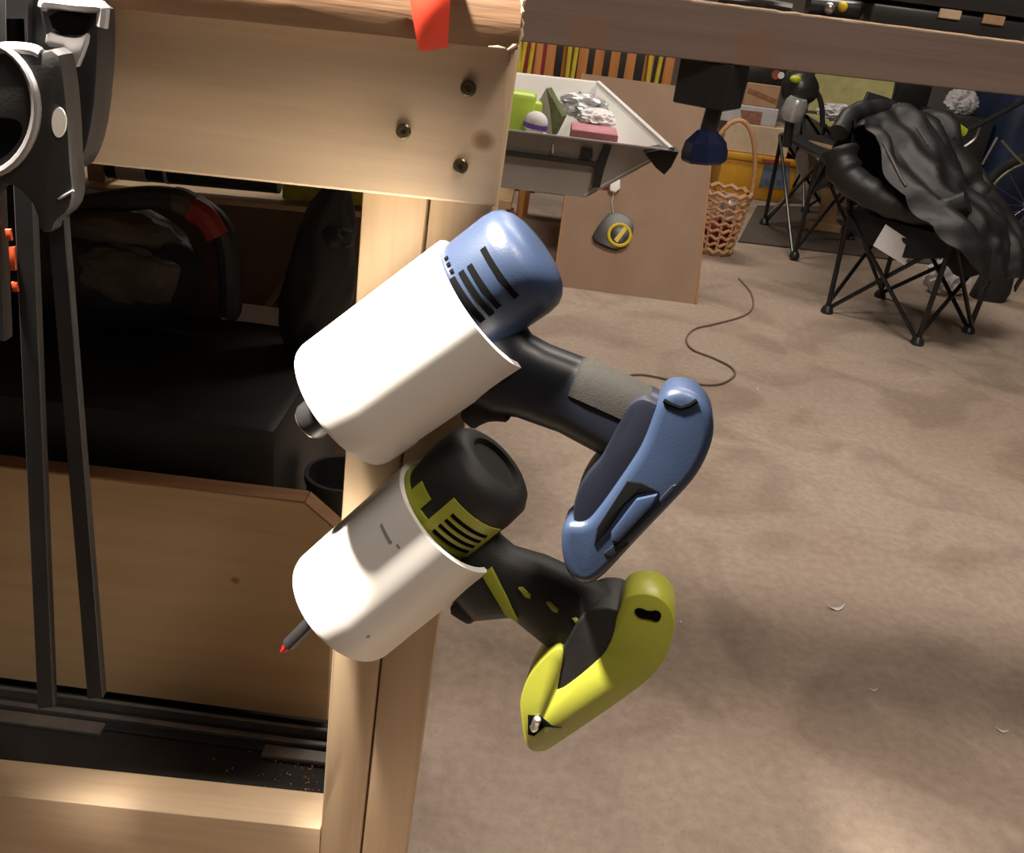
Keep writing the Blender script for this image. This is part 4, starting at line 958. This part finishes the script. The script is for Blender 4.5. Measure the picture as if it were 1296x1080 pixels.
def jhit(x, y, lift=.004):
    d = ray(x, y).normalized(); h = tree.ray_cast(V((0, 0, H)), d)[0]
    return (h - d * lift) if h else at(x, y, 3.1)
def sleeve(pxs, Y0, Y1, r0, r1, seed):
    pts = []; n_ = len(pxs)
    for i, (x, y) in enumerate(pxs): pts.append(at(x, y, Y0 + (Y1 - Y0) * i / (n_ - 1)))
    pts = spline(pts, 8); m_ = len(pts); bm = bm_new()
    rs = [(r0 + (r1 - r0) * i / (m_ - 1)) * (1 + .035 * math.sin(i * 1.15 + seed) + .16 * noise.noise(V((i * .4, seed, 0)))) for i in range(m_)]
    return tube(bm, pts, rs, 14)
obj('sleeve', sleeve([(1062, 190), (1072, 222), (1100, 243), (1140, 262), (1185, 268), (1225, 256)], 3.12, 2.93, .055, .036, 1), 'leather', jk, smooth=70)
obj('sleeve', sleeve([(1190, 190), (1218, 218), (1242, 258), (1258, 305)], 3.32, 3.2, .06, .045, 4), 'leather', jk, smooth=70)
obj('collar', sleeve([(1062, 168), (1078, 145), (1110, 138), (1150, 148), (1185, 160)], 3.16, 3.40, .03, .028, 7), 'leather', jk, smooth=70)
for pxs, r in (([(1119, 181), (1124, 192), (1130, 204), (1137, 218), (1143, 229), (1147, 235)], .0045), ([(1160, 160), (1168, 172), (1175, 184)], .003)):
    obj('zip', TU([jhit(x, y) for x, y in pxs], r, 6), 'zip', jk)
obj('zip', TU([at(x, y, 2.93) for x, y in ((1202, 253), (1210, 256))], .005, 6), 'zip', jk)
obj('zip', TU([at(x, y, 3.0) for x, y in ((1219, 268), (1230, 285), (1237, 302), (1242, 318))], .0045, 6), 'zip', jk)
# black bag and white bag on the floor by the chair
b0 = fl(1256, 384)
t = thing('black_bag', 'tall black soft bag standing on the floor behind the jacket', 'bag', b0)
bm = bm_new(); secs = []
for k in range(9):
    z = .30 * k / 8; cx = b0.x + .012 * math.sin(k * .9); secs.append((V((cx, b0.y + .06, z)), V((.062 * (1 - .15 * (k / 8) ** 3) * (1 + .05 * math.sin(k * 2.1)), 0, 0)), V((0, .05, 0))))
obj('body', loft(bm, secs, 20, 3.0), 'bag_black', t, smooth=60)
b1 = fl(1222, 380)
bmx = blob(bm_new(), b1 + V((-.07, .06, .06)), (.075, .05, .065), .35, 6, 4, 7.7, flat=.06, ridge=True)
tag(obj('paper_bag', bmx, 'paper'), 'crumpled white paper bag on the floor under the camp chair', 'bag')
# second black chair with a work light
G = [fl(1004, 329), fl(1075, 305), fl(1045, 281), fl(966, 286)]
ch2, tp2, bt2 = camp_chair('black folding camp chair with silver work light, nearest the wicker basket', [V((g_.x, g_.y, .0085)) for g_ in G], .40, (1, 2), .60, (.05, .05, 0), 'chair_fabric')
c = at(1008, 120, 4.2)
t = thing('work_light', 'black and silver work light standing on the second camp chair', 'work light', (c.x, 4.2, .40))
obj('shell', blob(bm_new(), at(1012, 112, 4.2), (.078, .06, .07), .1, 4, 3, 3), 'black_plastic', t)
obj('can', lathe(bm_new(), at(1000, 150, 4.17), V((.12, -.25, 1)), [(0, .045), (.01, .05), (.07, .046), (.09, .035), (.09, 0)], 20), 'silver_foil', t)
obj('knob', blob(bm_new(), at(1007, 100, 4.12), (.024, .015, .015), 0, 1, 2), 'neon', t)
obj('arm', TU(spline([at(x, y, 4.2) for x, y in ((1022, 112), (1034, 118), (1040, 135), (1041, 160))], 5), .011, 8), 'black_plastic', t)
q_ = at(1000, 150, 4.17)
obj('stem', TU([q_ + V((0, 0, .01)), V((q_.x + .02, 4.2, .385))], .02, 10), 'black_plastic', t)
# green chair
g0 = V((1.50, 4.97, .0085))
ch3, tp3, bt3 = camp_chair('black-framed camp chair with yellow-green back behind the jacket', [g0 + V((-.2, -.2, 0)), g0 + V((.2, -.2, 0)), g0 + V((.2, .2, 0)), g0 + V((-.2, .2, 0))], .42, (3, 2), .82, (0, .06, 0), 'green_fabric')
for x, y, s_ in ((1062, 142, .9), (1070, 128, .6)):
    pass
bmx = blob(bm_new(), at(1062, 143, 4.55), (.085, .05, .035), .4, 6, 4, 2.9, ridge=True)
tag(obj('grey_cloth', bmx, 'pale_box'), 'crumpled pale grey cloth on the yellow-green chair', 'cloth')
# planks near the chairs
t = thing('tan_plank', 'tan wooden plank standing on a block behind the chairs', 'plank', fl(1045, 296, .008))
yb_ = fl(1045, 292, .008).y
obj('block', BX(at(1016, 288, yb_).x, at(1062, 290, yb_).x, yb_ - .03, yb_ + .06, .0085, .045, .003), 'plank_tan', t)
obj('board', pxprism(bm_new(), [(1036, 284), (1058, 284), (1062, 240), (1054, 185), (1024, 178), (1022, 215), (1040, 250)], yb_, 0, .02, .002), 'plank_tan', t)
tag(obj('white_pad', pxprism(bm_new(), smooth_poly([(1006, 196), (1016, 184), (1024, 200), (1022, 222), (1010, 222)], 1), yb_ - .03, -.012, .012, .004), 'paper', None), 'white pad hanging on the tan plank', 'pad')
# clutter at the far right
x0, x1 = at(1118, 120, 5.2).x, at(1200, 130, 5.2).x
tag(obj('suitcase', BX(x0, x1 - .02, 5.4, 5.7, 0, at(1150, 104, 5.4).z, .02, 2), 'case_black'), 'black suitcase standing behind the yellow-green chair', 'suitcase')
x0, x1 = at(1188, 150, 5.0).x, at(1262, 150, 5.0).x
zg = at(1215, 147, 5.0).z
tag(obj('grey_bin', BX(x0, x1, 5.0, 5.3, 0, zg, .015, 2), 'grey_plastic'), 'dark grey bin standing right of the suitcase', 'bin')
bmx = blob(bm_new(), V((at(1219, 130, 5.1).x, 5.12, zg + .055)), (.075, .05, .06), .3, 6, 4, 11.7, flat=.054, ridge=True)
tag(obj('white_bag', bmx, 'pale_box'), 'pale plastic bag on the dark grey bin', 'bag')
x0 = x1 + .02
bm = bm_new(); box(bm, x0, x0 + .8, 4.9, 5.5, 0, at(1280, 118, 4.9).z, .06, 3)
tag(obj('navy_tarp', bm, 'navy_tarp'), 'dark navy tarp over a box at the right edge', 'tarp')

# ------------------------------------------------------------------ bicycle at the right edge
YK = 4.25
wc = V((at(1312, 236, YK).x, YK, 0)); wr = .245; wc.z = wr + .009
t = thing('bicycle', 'dark bicycle with pale wheel rim at the right edge', 'bicycle', (wc.x + .4, YK, 0))
def wheel(c):
    ring = lambda r: [c + V((math.cos(a) * r, math.sin(a) * r * .18, math.sin(a) * r)) for a in [2 * math.pi * k / 48 for k in range(48)]]
    ring = lambda r: [c + V((math.cos(a) * r, 0, math.sin(a) * r)) for a in [2 * math.pi * k / 48 for k in range(48)]]
    wh = obj('tyre', TU(ring(wr - .02), .02, 10, True), 'tyre', t)
    obj('rim', TU(ring(wr - .046), .008, 8, True), 'rim_green', wh)
    obj('hub', TU([c + V((0, -.03, 0)), c + V((0, .03, 0))], .016, 12), 'steel', wh)
    for k in range(16):
        a = 2 * math.pi * k / 16
        obj('spoke', TU([c + V((0, (-1) ** k * .02, 0)), c + V((math.cos(a), 0, math.sin(a))) * (wr - .046)], .0012, 4), 'steel', wh)
wheel(wc); wheel(wc + V((.80, 0, 0)))
hd = at(1252, 160, YK); bb_ = wc + V((.42, 0, .0)); st_ = wc + V((.50, 0, .42)); hh_ = wc + V((.06, 0, .40))
obj('fork', TU([wc + V((0, -.045, 0)), wc + V((.03, -.03, .28)), hh_], .012, 8), 'steel', t)
obj('fork', TU([wc + V((0, .045, 0)), wc + V((.03, .03, .28)), hh_], .012, 8), 'steel', t)
for A_, B_ in ((hh_, bb_), (hh_, st_), (st_, bb_), (bb_, wc + V((.8, 0, 0))), (st_ + V((0, 0, -.06)), wc + V((.8, 0, 0)))):
    obj('frame_tube', TU([A_, B_], .016, 10), 'bike_frame', t)
obj('saddle', loft(bm_new(), [(st_ + V((-.12, 0, .08)), V((0, .02, 0)), V((0, 0, .015))), (st_ + V((0, 0, .085)), V((0, .045, 0)), V((0, 0, .022))), (st_ + V((.1, 0, .09)), V((0, .07, 0)), V((0, 0, .025)))], 14, 2.2), 'black_rubber', t)
obj('stem', TU([hh_, hh_ + V((-.02, 0, .20))], .014, 8), 'steel', t)
sg = hh_ + V((-.02, 0, .20))
g1, g2 = at(1196, 152, YK - .22), at(1220, 168, YK - .2)
obj('handlebar', TU(spline([sg + V((0, .28, 0)), sg, (g2 + sg) / 2 + V((.02, 0, .01)), g2], 6), .011, 8), 'black_plastic', t)
obj('grip', TU([g1, g2], .019, 10), 'neon', t)
for pxs in (((1242, 152), (1236, 172), (1226, 182), (1214, 189)), ((1262, 174), (1254, 188), (1243, 208)), ((1268, 178), (1282, 194), (1296, 208))):
    obj('brake_lever', TU(spline([at(x, y, YK - .12) for x, y in pxs], 4), .006, 8), 'steel', t)

# ------------------------------------------------------------------ cord and paper scraps on the floor
pts = [fl(x, y, .004) for x, y in ((935, 352), (950, 370), (953, 388), (940, 400), (905, 410), (880, 416), (869, 428), (876, 442), (905, 454), (927, 466), (928, 477), (905, 487), (860, 483), (810, 474), (780, 482), (740, 510))]
tag(obj('loose_cable', TU(spline(pts, 8), .0028, 8), 'cord_brown'), 'thin brown cord snaking across the concrete floor', 'cord')
def scrap(px, size, ang, label):
    c = fl(*px, 0)
    def f_(s, k):
        x = (s - .5) * size; w_ = size * .22 * math.sin(math.pi * (.12 + .8 * s)); y = (k - .5) * w_ + size * .35 * (s - .5) ** 2 * 2
        return c + V((x * math.cos(ang) - y * math.sin(ang), x * math.sin(ang) + y * math.cos(ang), .0015 + size * .35 * (abs(s - .5) * 2) ** 2 * .5))
    tag(obj('paper_scrap', sheet(bm_new(), f_, 8, 3, .0006), 'paper'), label, 'scrap', 'scraps on the floor')
scrap((1059, 772), .034, .25, 'largest curled white paper scrap on the concrete floor')
scrap((1105, 875), .014, .1, 'small white scrap below the largest curled paper scrap')
scrap((958, 494), .016, .6, 'tiny white scrap on the floor near the brown cord')
scrap((1268, 927), .018, -.2, 'flat white scrap near the right edge of the floor')
scrap((861, 789), .010, .9, 'tiny white fleck on the floor beside the green drill')
